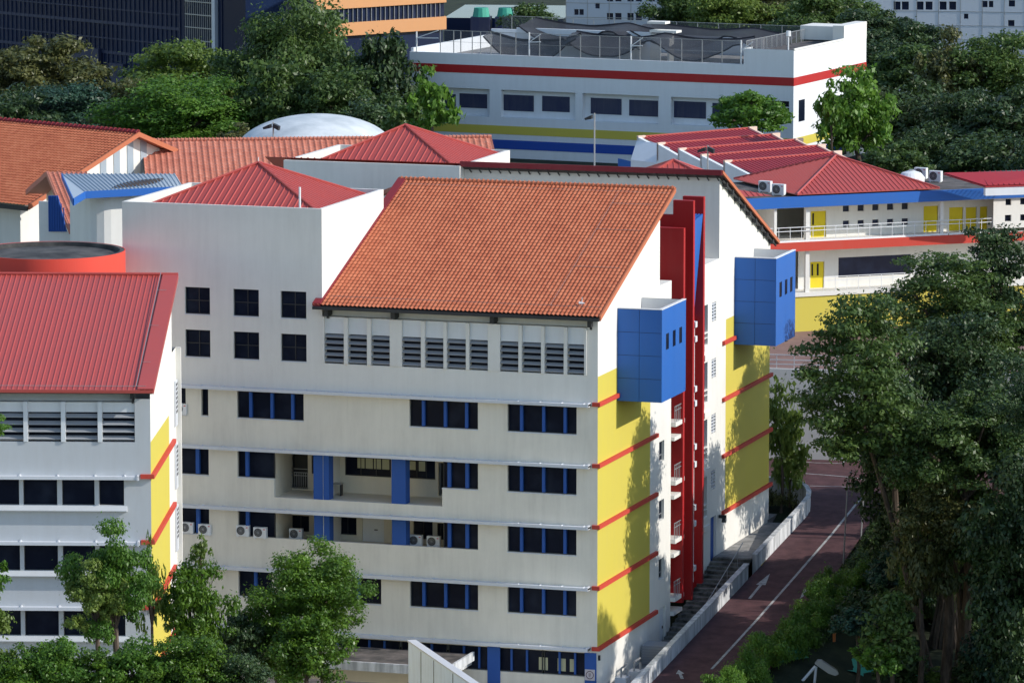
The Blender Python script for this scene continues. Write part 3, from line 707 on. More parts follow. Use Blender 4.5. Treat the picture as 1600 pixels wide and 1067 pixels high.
# roof
m_ = MB(); ribbed(m_, (.3, EY2-22.5, EZ2), (-30, EY2-22.5, EZ2), (-30, RY2-22.5, RZ2), (.3, RY2-22.5, RZ2), .45, .05); rf2 = m_.build('metal_roof', M['redmetal'], RB_)
m_ = MB(); m_.prism([(.3, EY2, EZ2-.03), (.3, RY2, RZ2-.03), (.3, RY2, RZ2-.16), (.3, EY2, EZ2-.16)], (-17.1, 0, 0)); RW(m_, 'roof_underside', 'timber', rf2)
m_ = MB(); m_.box(-16.8, .36, RY2-.12, RY2-.0, RZ2-.2, RZ2+.14); RW(m_, 'ridge_fascia', 'fascia', rf2)
m_ = MB(); m_.prism([(.3, EY2, EZ2+.1), (.3, RY2, RZ2+.12), (.3, RY2, RZ2-.1), (.3, EY2, EZ2-.14)], (.12, 0, 0)); RW(m_, 'verge_board', 'tile', rf2)
for i in range(26): m_ = MB(); x = -16.3+i*.65; m_.bar((x, RY2-.1, RZ2-.2), (x, 26, RZ2-.62), .045, n=4); RW(m_, 'bracket', 'dark', rf2)
for i in range(9): m_ = MB(); y = 26.6+i*1.4; m_.box(.002, .3, y, y+.35, roofz2(y)-.52, roofz2(y)-.2); RW(m_, 'bracket', 'dark', rf2)
m_ = MB(); m_.bar((.2, 26, roofz2(26)-.3), (.2, 38.9, roofz2(38.9)-.3), .07, n=4); RW(m_, 'verge_rail', 'dark', rf2)
# hip-roofed tower of the rear block
m_ = MB(); X0, X1, Y0, Y1 = -28.6, -16.75, 25.0, 35.3
m_.box(X0, X1, Y0, Y0+.25, 3, 28.8); m_.box(X0, X1, Y1-.25, Y1, 3, 28.8); m_.box(X0, X0+.25, Y0+.25, Y1-.25, 3, 28.8); m_.box(X1-.25, X1, Y0+.25, Y1-.25, 3, 28.8)
RW(m_, 'tower_wall', 'white')
m_ = MB(); m_.quad((X0+.2, Y0+.2, 28.0), (X1-.2, Y0+.2, 28.0), (X1-.2, Y1-.2, 28), (X0+.2, Y1-.2, 28)); RW(m_, 'tower_deck', 'flatroof')
hip('hip_roof', -27.0, -16.95, .6-.0+2.2, 12.2, 28.5, (-22.1, 30-22.5, 30.75), RB_)
# little link roof between the towers
m_ = MB(); m_.prism([(-23.5, 18.0, 26.3), (-17.6, 13.5+2, 28.6), (-17.6, 15.5, 28.35), (-23.5, 18, 26.0)], (0, 5, 0)); RW(m_, 'link_roof', 'tilepale')
m_ = MB(); m_.box(-17.8, -17.5, 15.6, 20.5, 20, 28.3); m_.box(-23.5, -17.8, 20.3, 20.6, 20, 27); RW(m_, 'link_wall', 'cream')

# ================================================================== LEFT BLOCK (turned 16 degrees)
LO = Vector((-17.6, -25.6, 0)); LF = Frame(LO, R_(16))
LB = empty('school_building', LO, R_(16), 'nearest block at the left edge, ribbed red metal roof over a grey white facade', 'building')
U0, VB = -34.0, 14.5
LZ = (16.95, 13.33, 9.72, 6.1, 2.5)
wins = [(-1.45-2.02*i-1.4 if i == 0 else 0, 0) for i in range(1)]
wu = [(-2.86, -1.45), (-4.85, -2.98-.0), (-6.99, -5.0+.0), (-9.1, -7.15)]
wu = [(-2.84, -1.47), (-4.86, -3.08), (-6.98, -5.12), (-9.1, -7.2)]+[(-9.1-2.12*k, -7.22-2.12*k) for k in range(1, 12)]
H = [(a, b, z-1.62, z-.2) for z in LZ for (a, b) in wu]
m_ = MB(); panel(m_, YP(0), U0, 0, -.6, 18.82, H, .3)
panel(m_, YP(0), -.85, 0, 18.82, 21.2, [], .25); m_.quad((-.85, 0, 18.82), (-.85, .5, 18.82), (-.85, .5, 21.2), (-.85, 0, 21.2))
m_.quad((U0, .5, 21.02), (-.85, .5, 21.02), (-.85, .5, 21.9), (U0, .5, 21.9)); m_.quad((U0, 0, 21.02), (-.85, 0, 21.02), (-.85, .5, 21.02), (U0, .5, 21.02))
m_.quad((U0, 0, 18.82), (-.85, 0, 18.82), (-.85, .5, 18.82), (U0, .5, 18.82))
m_.quad((U0, VB, -.6), (0, VB, -.6), (0, VB, 22), (U0, VB, 22)); m_.quad((U0, 0, -.6), (U0, VB, -.6), (U0, VB, 22), (U0, 0, 21))
m_.build('front_wall', M['greywhite'], LB)
LEZ, LRZ, LEV, LRV = 21.75, 26.2, -.6, 13.8
def lz(v): return LEZ+(LRZ-LEZ)*(v-LEV)/(LRV-LEV)
m_ = MB()
m_.poly([(0, 0, 18.82), (0, 10.25, 18.72), (0, 10.25, -.6), (0, 14.5, -.6), (0, 14.5, 22.0), (0, 12.2, 22.0), (0, 12.2, lz(12.2)-.2), (0, 0, lz(0)-.2)])
m_.build('gable_wall', M['white'], LB)
m_ = MB(); m_.poly([(0, 0, -.6), (0, 10.25, -.6), (0, 10.25, 18.72), (0, 0, 18.82)]); m_.build('yellow_panel', M['yellow'], LB)
m_ = MB(); m_.box(.0, .3, 14.3, 14.55, -.6, 22.0); m_.build('end_fin', M['white'], LB)
m_ = MB()
for z in LZ:
    m_.box(.004, .05, 12.9, 14.1, z+.1, z+3.0) if z < 17 else None
m_ = MB()
for zz in (17.6, 14.0, 10.4, 6.8):
    m_.box(.01, .12, 13.2, 14.2, zz, zz+2.6)
o = m_.build('vent_block_screen', M['ledge'], LB)
m_ = MB()
for zz in (17.6, 14.0, 10.4, 6.8):
    for k in range(7): m_.box(.121, .13, 13.3, 13.62, zz+.75+k*.26, zz+.9+k*.26); m_.box(.121, .13, 13.75, 14.05, zz+.75+k*.26, zz+.9+k*.26)
m_.build('vent_holes', M['acgrille'], o)
for k, z in enumerate(LZ):
    m_ = MB(); m_.box(U0, -.62, -.48, 0, z-.07, z+.02); m_.box(U0, -.62, -.52, -.44, z-.13, z+.05); m_.box(-.72, -.62, -.56, -.02, z-.16, z+.1)
    for u in [b+.07 for a, b in wu]: m_.box(u-.04, u+.04, -.5, -.01, z+.021, z+.09)
    m_.build('sunshade_ledge', M['ledge'], LB)
    m_ = MB(); m_.box(-.55, .2, -.16, -.002, z-.12, z+.12); m_.box(.002, .2, 0, 12.3, z-.12, z+.12); m_.build('red_band', M['redbar'], LB)
    m_ = MB(); m_.prism([(U0, 0, z-1.64), (U0, -.30, z-1.86), (U0, -.30, z-1.90), (U0, 0, z-1.95)], (-1.3-U0, 0, 0)); m_.build('window_shelf', M['greywhite'], LB)
for z in LZ:
    for (a, b) in wu[:6] if z > 3 else wu[:3]:
        window(LB, a, b, z-1.62, z-.2, .27, [], 'dark', 'glass', fr=.04)
m_ = MB()
for z in LZ:
    for (a, b) in wu[6:]: m_.box(a, b, .28, .3, z-1.62, z-.2)
m_.build('pane', M['glass'], LB)
lb = [(-2.62, -.87), (-4.62, -2.88), (-6.67, -4.87)]+[(-8.72-2.03*k, -6.92-2.03*k) for k in range(0, 12)]
for i, (a, b) in enumerate(lb):
    m_ = MB(); m_.box(a, b, .1, .16, 20.45, 21.0); m_.box(a, b, .44, .47, 18.85, 20.45); bay = m_.build('louvre_bay', M['coolwhite'], LB)
    m_ = MB(); m_.box(a+.001, b-.001, .42, .438, 18.86, 20.45); m_.build('pane', M['glass'], bay)
    m_ = MB()
    for k in range(4): z = 18.95+k*.4; m_.prism([(a, .0, z), (a, .24, z+.17), (a, .24, z+.20), (a, .0, z+.035)], (b-a, 0, 0))
    m_.build('slats', M['louvre'], bay)
    m_ = MB(); m_.box(a-.24, a-.003, -.08, .44, 18.83, 21.03); m_.build('post', M['coolwhite'], LB)
m_ = MB(); ribbed(m_, (U0, LEV, LEZ), (.22, LEV, LEZ), (.22, LRV, LRZ), (U0, LRV, LRZ), .30, .034, .3); lr = m_.build('metal_roof', M['redmetal'], LB)
m_ = MB(); m_.prism([(U0, LEV+.02, LEZ-.02), (U0, LRV, LRZ-.02), (U0, LRV, LRZ-.18), (U0, LEV+.02, LEZ-.2)], (.2-U0, 0, 0)); m_.build('roof_underside', M['timber'], lr)
m_ = MB(); m_.box(U0, .22, LEV-.08, LEV-.001, LEZ-.14, LEZ+.03); m_.prism([(-.62, LEV, LEZ+.075), (.26, LEV, LEZ+.075), (.26, LRV, LRZ+.075), (-.62, LRV, LRZ+.075)], (0, 0, .02))
m_.prism([(.222, LEV, LEZ+.07), (.222, LRV, LRZ+.07), (.222, LRV, LRZ-.2), (.222, LEV, LEZ-.2)], (.04, 0, 0)); m_.bar((U0, LRV, LRZ+.06), (.24, LRV, LRZ+.06), .1, n=6); m_.build('edge_flashing', M['redmetal'], lr)
m_ = MB(); m_.bar((-.72, LEV+.3, LEZ+.2), (-.72, LRV-.2, LRZ+.16), .022, n=4); m_.bar((U0, LEV+.3, LEZ+.2), (-.2, LEV+.3, LEZ+.2), .018, n=4)
for v in (2.5, 7, 11.5): m_.bar((-.72, v, lz(v)+.17), (-.2, v, lz(v)+.17), .012, n=4)
m_.build('lightning_tape', M['steel'], lr)
m_ = MB(); m_.box(-1.05, -.88, -.35, .48, LEZ-.5, LEZ-.16); m_.box(-1.0, -.9, -.02, .45, 20.95, LEZ-.5); m_.build('eave_bracket', M['dark'], LB)

# ================================================================== RED DRUM
dc = at(78, 391, d=307.5); RR = 4.42
DR = empty('drum_tower', (dc.x, dc.y, 0), 0, 'round drum with red upper band and dark mossy flat top behind the left roof', 'building')
def ringwall(m_, r0, r1, z0, z1, n=180):
    vs = []; 
    for i in range(n):
        t = 2*math.pi*i/n; c, s = math.cos(t), math.sin(t)
        vs += [(r1*c, r1*s, z0), (r1*c, r1*s, z1), (r0*c, r0*s, z1), (r0*c, r0*s, z0)]
    fs = []
    for i in range(n):
        a = 4*i; b = 4*((i+1) % n)
        fs += [(a, b, b+1, a+1), (a+1, b+1, b+2, a+2), (a+2, b+2, b+3, a+3)]
    return m_.add(vs, fs)
m_ = ringwall(MB(), RR-.05, RR, dc.z-2.6, dc.z); m_.build('red_band', M['drumred'], DR)
m_ = ringwall(MB(), RR-.3, RR-.051, dc.z-.3, dc.z-.012); m_.build('inner_rim', M['drumtop'], DR)
m_ = ringwall(MB(), RR-.3, RR-.1, 0, dc.z-2.601); m_.build('wall', M['white'], DR)
m_ = MB(); n = 64; m_.add([(0, 0, dc.z-.12)]+[((RR-.19)*math.cos(2*math.pi*i/n), (RR-.19)*math.sin(2*math.pi*i/n), dc.z-.25) for i in range(n)], [(0, i+1, (i+1) % n+1) for i in range(n)]); m_.build('flat_top', M['drumtop'], DR)
# ================================================================== HALLS BEHIND, LEFT
def quadroof(name, E0, E1, R1, R0, mat, parent, col=.3, course=.45, ns=3):
    return tiled(E0, E1, R1, R0, col, course, .09, .06, ns).build(name, M[mat], parent)
R1 = at(216, 209, Z=27.2); R0 = at(0, 189, Z=27.2); d_ = (R0-R1); R0 = R1+d_*1.6; E1 = at(44, 323, Z=23.0); E0 = E1+d_*1.6
BE1 = R1+Vector((R1.x-E1.x, R1.y-E1.y, E1.z-R1.z)); BE0 = BE1+d_*1.6
HA = empty('assembly_hall', (R1.x, R1.y, 0), 0, 'large hall at upper left with weathered orange tiled roof and dark ridge', 'building')
def rel(p, o): return Vector(p)-Vector((o.location.x, o.location.y, 0))
def rl(o, *ps): return [rel(p, o) for p in ps]
quadroof('tiled_roof', *rl(HA, E0, E1, R1, R0), 'tile', HA, .34, .36)
m_ = MB(); q = rl(HA, BE1, BE0, R0, R1); m_.prism([v-Vector((0, 0, .05)) for v in q], (0, 0, -.1)); m_.build('back_roof', M['tile'], HA)
m_ = MB(); r1, r0 = rl(HA, R1, R0); m_.bar(r1+Vector((0, 0, .08)), r0+Vector((0, 0, .08)), .16, n=6)
for i in range(50): p_ = r1.lerp(r0, i/50); m_.bar(p_+Vector((0, 0, .08)), p_.lerp(r0, .006)+Vector((0, 0, .08)), .22, n=6)
m_.build('ridge_tiles', M['fascia'], HA)
dn = d_.normalized()
g1 = R1+dn*.8; e1 = E1+dn*.8; b1 = BE1+dn*.8
m_ = MB(); q = rl(HA, e1, b1); m_.poly([Vector((q[0].x, q[0].y, 5)), Vector((q[1].x, q[1].y, 5)), q[1]-Vector((0, 0, .2)), rl(HA, g1)[0]-Vector((0, 0, .2)), q[0]-Vector((0, 0, .2))])
ins = e1+(g1-e1)*.12; ins.z = E1.z
a_, b_ = rl(HA, Vector((ins.x, ins.y, 22.8)), Vector((ins.x, ins.y, 22.8))+d_*1.5); m_.quad(Vector((a_.x, a_.y, 5)), Vector((b_.x, b_.y, 5)), b_, a_)
m_.build('wall', M['white'], HA)
m_ = MB(); q = rl(HA, e1, b1, g1)
for k in range(4):
    t0 = .36+k*.062; t1 = t0+.028; A_ = q[0].lerp(q[1], t0); B_ = q[0].lerp(q[1], t1)
    top = lambda t: (q[0].z+(q[2].z-q[0].z)*min(1, t*2))-.35
    off = -dn*.04
    m_.prism([Vector((A_.x, A_.y, 23.2))+off, Vector((B_.x, B_.y, 23.2))+off, Vector((B_.x, B_.y, top(t1)))+off, Vector((A_.x, A_.y, top(t0)))+off], dn*.02)
m_.build('slot_windows', M['greymetal'], HA)
m_ = MB(); q = rl(HA, E1, R1, BE1)
for a_, b_ in ((q[0], q[1]), (q[1], q[2])): m_.prism([a_+Vector((0, 0, .12)), b_+Vector((0, 0, .12)), b_-Vector((0, 0, .22)), a_-Vector((0, 0, .22))], -dn*.12)
m_.build('verge_board', M['tile'], HA)
m_ = MB(); q = rl(HA, E1, E0); m_.prism([q[0]+Vector((0, 0, .0)), q[1], q[1]-Vector((0, 0, .3)), q[0]-Vector((0, 0, .3))], Vector((-dn.y, dn.x, 0))*.12); m_.build('gutter', M['dark'], HA)
# second hall: long pale orange roof behind the towers
S1 = at(222, 222, Z=26.2); S2 = at(768, 216, Z=26.2); sd = (S2-S1).normalized(); pr_ = Vector((sd.y, -sd.x, 0))
if pr_.y > 0: pr_ = -pr_
SB = empty('classroom_building', (S1.x, S1.y, 0), 0, 'long building with pale orange tiled roof running behind the two hip-roofed towers', 'building')
se1 = S1+pr_*9-Vector((0, 0, 3.3)); se2 = S2+pr_*9-Vector((0, 0, 3.3)); sb1 = S1-pr_*9-Vector((0, 0, 3.3)); sb2 = S2-pr_*9-Vector((0, 0, 3.3))
quadroof('tiled_roof', *rl(SB, se1, se2, S2, S1), 'tilepale', SB, .42, .5)
m_ = MB(); m_.prism([v-Vector((0, 0, .06)) for v in rl(SB, sb2, sb1, S1, S2)], (0, 0, -.12)); m_.build('back_roof', M['tilepale'], SB)
m_ = MB()
q = rl(SB, se1+sd*.5, se2-sd*.5, sb2-sd*.5, sb1+sd*.5, S1+sd*.5, S2-sd*.5); dnv = Vector((0, 0, .2))
for i, j in ((0, 1), (2, 3)): m_.quad(Vector((q[i].x, q[i].y, 8)), Vector((q[j].x, q[j].y, 8)), q[j]-dnv, q[i]-dnv)
m_.poly([Vector((q[0].x, q[0].y, 8)), q[0]-dnv, q[4]-dnv, q[3]-dnv, Vector((q[3].x, q[3].y, 8))]); m_.poly([Vector((q[1].x, q[1].y, 8)), q[1]-dnv, q[5]-dnv, q[2]-dnv, Vector((q[2].x, q[2].y, 8))])
m_.build('wall', M['cream'], SB)
m_ = MB(); q = rl(SB, S1, S2); m_.bar(q[0]+Vector((0, 0, .1)), q[1]+Vector((0, 0, .1)), .14, n=6)
for i in range(90): p_ = q[0].lerp(q[1], i/90); m_.bar(p_+Vector((0, 0, .1)), p_+sd*.06+Vector((0, 0, .1)), .19, n=6)
m_.build('ridge_tiles', M['tilepale'], SB)
# gabled porch with blue shutter
C0 = at(75, 270, Z=26.6); C1 = at(135, 269.6, Z=26.6); CE = at(111, 360, Z=24.1); cd_ = (C1-C0)
CH = empty('gabled_wing', (C0.x, C0.y, 0), 0, 'steep gabled wing with pink tiles and a blue slatted shutter under its apex', 'building')
CE2 = CE+cd_; CB = C0+Vector((C0.x-CE.x, C0.y-CE.y, CE.z-C0.z)); CB2 = CB+cd_
quadroof('tiled_roof', *rl(CH, CE, CE2, C1, C0), 'tilepale', CH, .3, .4)
m_ = MB(); m_.prism([v-Vector((0, 0, .06)) for v in rl(CH, CB2, CB, C0, C1)], (0, 0, -.12)); m_.build('back_roof', M['tilepale'], CH)
m_ = MB(); q = rl(CH, CE, C0, CB)
for a_, b_ in ((q[0], q[1]), (q[1], q[2])): m_.prism([a_+Vector((0, 0, .1)), b_+Vector((0, 0, .1)), b_-Vector((0, 0, .25)), a_-Vector((0, 0, .25))], -cd_.normalized()*.12)
m_.build('verge_board', M['tilepale'], CH)
cn = cd_.normalized(); o_ = cn*1.3; q = rl(CH, CE+o_, C0+o_, CB+o_, CE+o_+cn*7)
m_ = MB(); m_.poly([Vector((q[0].x, q[0].y, 8)), q[0]-dnv, q[1]-dnv, q[2]-dnv, Vector((q[2].x, q[2].y, 8))])
fw = (q[2]-q[0]); fw.z = 0; fw.normalize(); q0 = q[0]+fw*1.0; q3 = q0+cn*8; m_.quad(Vector((q0.x, q0.y, 8)), Vector((q3.x, q3.y, 8)), Vector((q3.x, q3.y, q[0].z)), Vector((q0.x, q0.y, q[0].z))); m_.build('wall', M['white'], CH)
m_ = MB(); L_f = (q[2]-q[0]); L_f.z = 0; Lf = L_f.length
for k in range(8):
    a_ = q[0]+fw*(Lf*(.22+k*.035)); b_ = a_+fw*(Lf*.028); tz = q[0].z+(q[1].z-q[0].z)*min(1, 2*(.22+k*.035))-.45
    m_.prism([Vector((a_.x, a_.y, 23.0))-cn*.05, Vector((b_.x, b_.y, 23.0))-cn*.05, Vector((b_.x, b_.y, tz))-cn*.05, Vector((a_.x, a_.y, tz))-cn*.05], cn*.03)
m_.build('blue_shutter', M['bluecol'], CH)
sy = CE.y+.8; tl, tr, br, bl = [rel(at(x_, y_, Y=sy), CH) for x_, y_ in ((77, 306), (90, 306), (104, 362), (77, 362))]
m_ = MB(); m_.prism([bl, br, tr, tl], (0, .1, 0))
for k in range(7): p_ = bl.lerp(br, k/7); q_ = Vector((p_.x, p_.y, min(tl.z, tl.z-(max(0, k/7-.45))*1.8))); m_.box(p_.x-.03, p_.x+.03, p_.y-.05, p_.y-.001, p_.z, q_.z)
m_.build('blue_shutter', M['bluecol'], CH)
m_ = MB(); wl, wr = [rel(at(x_, 366, Y=sy), CH) for x_ in (60, 112)]; m_.box(wl.x, wr.x, sy-CH.location.y+.12, sy-CH.location.y+.3, 8, bl.z+2.4*0+.0); m_.box(wl.x, bl.x-.01, sy-CH.location.y+.12, sy-CH.location.y+.3, bl.z+.001, tl.z-.4); m_.build('front_wall', M['white'], CH)
# grey metal canopy roof over white annexe
G = [at(133, 300, Z=27.3), at(284, 292, Z=27.3), at(272, 272, Z=28.0), at(97, 272, Z=28.0), at(115, 311, Z=27.15)]
GA = empty('annexe', (G[0].x, G[0].y, 0), 0, 'white annexe with ribbed grey metal roof and bright blue fascia beside the tower', 'building')
g = rl(GA, *G); m_ = MB(); m_.poly([g[4], g[0], g[3]]); [m_.quad(g[0].lerp(g[1], k/25), g[0].lerp(g[1], (k+1)/25), g[3].lerp(g[2], (k+1)/25), g[3].lerp(g[2], k/25)) for k in range(25)]; e_ = (g[1]-g[0]).normalized(); up_ = Vector((0, 0, .07))
for i in range(26):
    for (p0, p1, q0, q1) in ((g[0], g[1], g[3], g[2]),):
        s0 = i/25; p_ = p0.lerp(p1, s0); q_ = q0.lerp(q1, s0); m_.add([p_-e_*.07, p_+e_*.07, p_+up_, q_-e_*.07, q_+e_*.07, q_+up_], [(0, 1, 2), (3, 5, 4), (0, 3, 4, 1), (1, 4, 5, 2), (2, 5, 3, 0)])
gr_ = m_.build('metal_roof', M['greymetal'], GA)
m_ = MB(); m_.prism([v-Vector((0, 0, .05)) for v in g[:4]], (0, 0, -.08)); m_.build('roof_underside', M['timber'], gr_)
m_ = MB(); e_ = (g[1]-g[0]).normalized(); nn = Vector((e_.y, -e_.x, 0)); nn = nn if nn.y < 0 else -nn
m_.prism([g[0]+Vector((0, 0, .04)), g[1]+Vector((0, 0, .04)), g[1]-Vector((0, 0, .42)), g[0]-Vector((0, 0, .42))], nn*.06)
m_.prism([g[4]+Vector((0, 0, .04)), g[0]+Vector((0, 0, .04)), g[0]-Vector((0, 0, .42)), g[4]-Vector((0, 0, .42))], nn*.06); m_.prism([g[4]+Vector((0, 0, .04)), g[3]+Vector((0, 0, .04)), g[3]-Vector((0, 0, .3)), g[4]-Vector((0, 0, .42))], -e_*.06); m_.build('blue_fascia', M['blue'], gr_)
m_ = MB(); a_ = g[0]-nn*.9+e_*.9; b_ = g[1]-nn*.9-e_*.3
P_ = [a_, b_, b_-nn*4, a_-nn*4]
P_ = [a_-nn*1.2]+[a_-nn*1.2*(1-math.sin(t))+e_*1.2*(1-math.cos(t)) for t in (.4, .8, 1.2, math.pi/2)]+[b_, b_-nn*4, a_-nn*4]
m_.prism([Vector((p.x, p.y, 8)) for p in P_], (0, 0, 18.8)); m_.build('wall', M['white'], GA)
# ================================================================== DOME HALL
dd = at(492, 224, d=400); DM = empty('dome_hall', (dd.x, dd.y, 0), R_(12), 'pale shallow vaulted roof rising behind the orange roofs below the trees', 'building')
def vault(W, Hh, v0, v1, zb, n=28):
    m_ = MB()
    for v in (v0, v1):
        for i in range(n+1):
            t = math.pi*i/n; m_.v.append((-W*math.cos(t), v, zb+Hh*math.sin(t)**.9))
    m_.f = [(i, i+1, n+2+i, n+1+i) for i in range(n)]; return m_
m_ = MB(); n = 40; rows = 14; 
for j in range(rows+1):
    ph = math.pi/2*j/rows
    for i in range(n): t = 2*math.pi*i/n; m_.v.append((6.0*math.cos(t)*math.cos(ph), 9*math.sin(t)*math.cos(ph), dd.z-.6+2.75*math.sin(ph)))
m_.f = [(j*n+i, j*n+(i+1) % n, (j+1)*n+(i+1) % n, (j+1)*n+i) for j in range(rows) for i in range(n)]
m_.build('dome_shell', M['dome'], DM, smooth=True)
m_ = MB(); 
for k in range(0): 
    x = -4.5+k*1.5; pts_ = [(x, 9*math.sqrt(max(0, 1-(x/6)**2))*math.cos(t), dd.z-.58+2.75*math.sqrt(max(0, 1-(x/6)**2))*math.sin(t)) for t in [math.pi*i/16 for i in range(17)]]
    for a_, b_ in zip(pts_, pts_[1:]): m_.bar(a_, b_, .03, n=4)

m_ = MB(); n = 24; P_ = [(1.5+3.9*math.cos(math.pi*i/n), -7.6+ -1.2*math.sin(math.pi*i/n)*0, dd.z-.9+1.35*math.sin(math.pi*i/n)) for i in range(n+1)]
m_.prism(P_, (0, 4.5, 0)); m_.build('front_vault', M['greymetal'], DM)
m_ = MB(); m_.box(-5.6, 5.6, -6, 6, 8, dd.z-.7); m_.build('wall', M['coolwhite'], DM)

# ================================================================== WHITE BUILDING WITH ROOFTOP COURT
WL = at(640, 105, Z=24.2); WC = at(1240, 129, Z=24.2); wd_ = (WC-WL); WA = math.atan2(wd_.y, wd_.x); WF = Frame((WC.x, WC.y, 0), WA)
WB = empty('court_building', (WC.x, WC.y, 0), WA, 'long white building with red, yellow and blue stripes and a netted rooftop court', 'building')
Wn = wd_.length; DP = 17.2
def wz(y, x=1240): return WF.hit(x, y, v=0).z
zt = wz(108)-.0; zs1 = wz(135); zs0 = wz(122)
rec = [(660, 141, 765, 176), (783, 143, 899, 186), (910, 152, 1029, 191), (1048, 158, 1170, 197)]
rects = [WF.rect(a, b, c, d) for a, b, c, d in rec]; zr0 = min(r[2] for r in rects); zr1 = max(r[3] for r in rects)
rects = [(r[0], r[1], zr0, zr1) for r in rects]+[WF.rect(1196, 158, 1233, 188)]
ztop = wz(104); zhi = wz(79)
m_ = MB(); panel(m_, YP(0), -Wn, 0, 10, ztop, rects, .55)
uS = WF.hit(1162, 100, v=0).x
m_.quad((uS, 0, ztop), (0, 0, ztop), (0, 0, zhi), (uS, 0, zhi)); m_.quad((uS, 0, ztop), (uS, 2, ztop), (uS, 2, zhi), (uS, 0, zhi))
m_.quad((0, 0, 10), (0, DP, 10), (0, DP, zhi-.9), (0, 0, zhi)); m_.quad((0, 0, zhi), (0, 9, zhi), (0, DP, zhi), (0, DP, zhi-.9))
m_.quad((-Wn, 0, 10), (-Wn, DP, 10), (-Wn, DP, ztop), (-Wn, 0, ztop)); m_.quad((-Wn, DP, 10), (0, DP, 10), (0, DP, ztop), (-Wn, DP, ztop))
m_.quad((-Wn, 0, ztop), (uS, 0, ztop), (uS, .3, ztop), (-Wn, .3, ztop)); m_.quad((-Wn, .3, ztop-.8), (uS, .3, ztop-.8), (uS, .3, ztop), (-Wn, .3, ztop))
m_.build('wall', M['coolwhite'], WB)
m_ = MB(); m_.quad((-Wn+.1, .3, ztop-.8), (uS, .3, ztop-.8), (uS, DP-.1, ztop-.8), (-Wn+.1, DP-.1, ztop-.8)); m_.build('court_floor', M['paving'], WB)
m_ = MB(); m_.box(uS+.2, -.25, .25, DP-.2, zhi-.5, zhi-.4); m_.build('roof_deck', M['flatroof'], WB)
def stripe(y0, y1, nm, mt, X=1240):
    z1, z0 = wz(y0, X), wz(y1, X); m_ = MB(); m_.box(-Wn-.02, .03, -.03, -.001, z0, z1); m_.box(.001, .03, 0, DP, z0, z1); return m_.build(nm, M[mt], WB)
stripe(122, 135, 'red_stripe', 'red')
zy1 = WF.hit(700, 193, v=0).z; zy0 = WF.hit(700, 206, v=0).z; zb1 = WF.hit(790, 219, v=0).z; zb0 = WF.hit(790, 233, v=0).z
for (a_, b_, nm, mt) in ((zy0, zy1, 'yellow_stripe', 'yellow'), (zb0, zb1, 'blue_stripe', 'bluestripe')):
    m_ = MB(); m_.box(-Wn-.02, .03, -.03, -.001, a_, b_); m_.box(.001, .03, 0, DP, a_, b_); m_.build(nm, M[mt], WB)
wn_ = [(665, 147, 712, 170), (718, 147, 761, 169), (787, 149, 834, 174), (847, 151, 890, 175), (923, 154, 971, 179), (983, 157, 1028, 182), (1053, 159, 1103, 185), (1113, 162, 1160, 187)]
for w_ in wn_:
    a, b, z0, z1 = WF.rect(*w_, v=.5); z1 = min(z1, zr1); m_ = MB(); m_.box(a, b, .50, .53, z0, z1); f_ = m_.build('window', M['roller'], WB)
m_ = MB(); ww = [WF.rect(*w_, v=.5) for w_ in wn_]
m_ = MB(); panel(m_, lambda u, v, w: (u, .541+w, v), -Wn+.1, -2.6, zr0-.2, zr1+.2, [], 0); m_.build('recess_wall', M['coolwhite'], WB)
a, b, z0, z1 = rects[-1]; m_ = MB(); m_.box(a, b, .5, .52, z0, z1); m_.build('pane', M['glass'], WB)
m_ = MB()
for f in (.0, .33, .66, 1): m_.bar((a+(b-a)*f, .1, z0), (a+(b-a)*f, .1, z0+1.1), .04, n=4)
m_.bar((a, .1, z0+1.1), (b, .1, z0+1.1), .05, n=4); m_.build('railing', M['whitemetal'], WB)
m_ = MB(); m_.box(.001, .012, 1.2, 2.6, z0-.2, z1); m_.box(.001, .012, 11.2, 12.6, z0-4, z1-3.5); m_.build('side_window', M['glass'], WB)
m_ = MB(); m_.box(-1.0, .02, DP-5.5, DP, zhi-.3, zhi+1.2); m_.box(-5.0, -1.0, DP-3, DP, zhi-.3, zhi+.9); m_.build('roof_house', M['white'], WB)
m_ = MB(); m_.box(-.01, .08, -.03, DP-5.6, zhi-.02, zhi+.14); m_.build('coping', M['white'], WB)
# back parapet, stair room and low walls on the court
m_ = MB(); m_.box(-Wn, uS-5, DP-.3, DP, ztop-.8, ztop+.75); m_.box(-Wn, -Wn+.25, .3, DP-.3, ztop-.8, ztop+.3)
a = WF.hit(880, 80, v=8).x; b = WF.hit(1016, 80, v=8).x; m_.box(a-4.5, b, 8, 8.3, ztop-.8, ztop+1.7); m_.build('court_wall', M['coolwhite'], WB)
m_ = MB(); m_.box(b+.002, b+.9, 8.0, 8.1, ztop-.8, ztop+1.6); m_.box(b+.1, b+2.6, 7.6, 8.8, ztop+1.75, ztop+1.95); m_.box(b+1.6, b+1.8, 8, 9, ztop-.8, ztop+1.75); m_.box(b-.1, b+1.6, 7.5, 8.6, ztop+2.5, ztop+2.7); m_.build('stair_room', M['white'], WB)
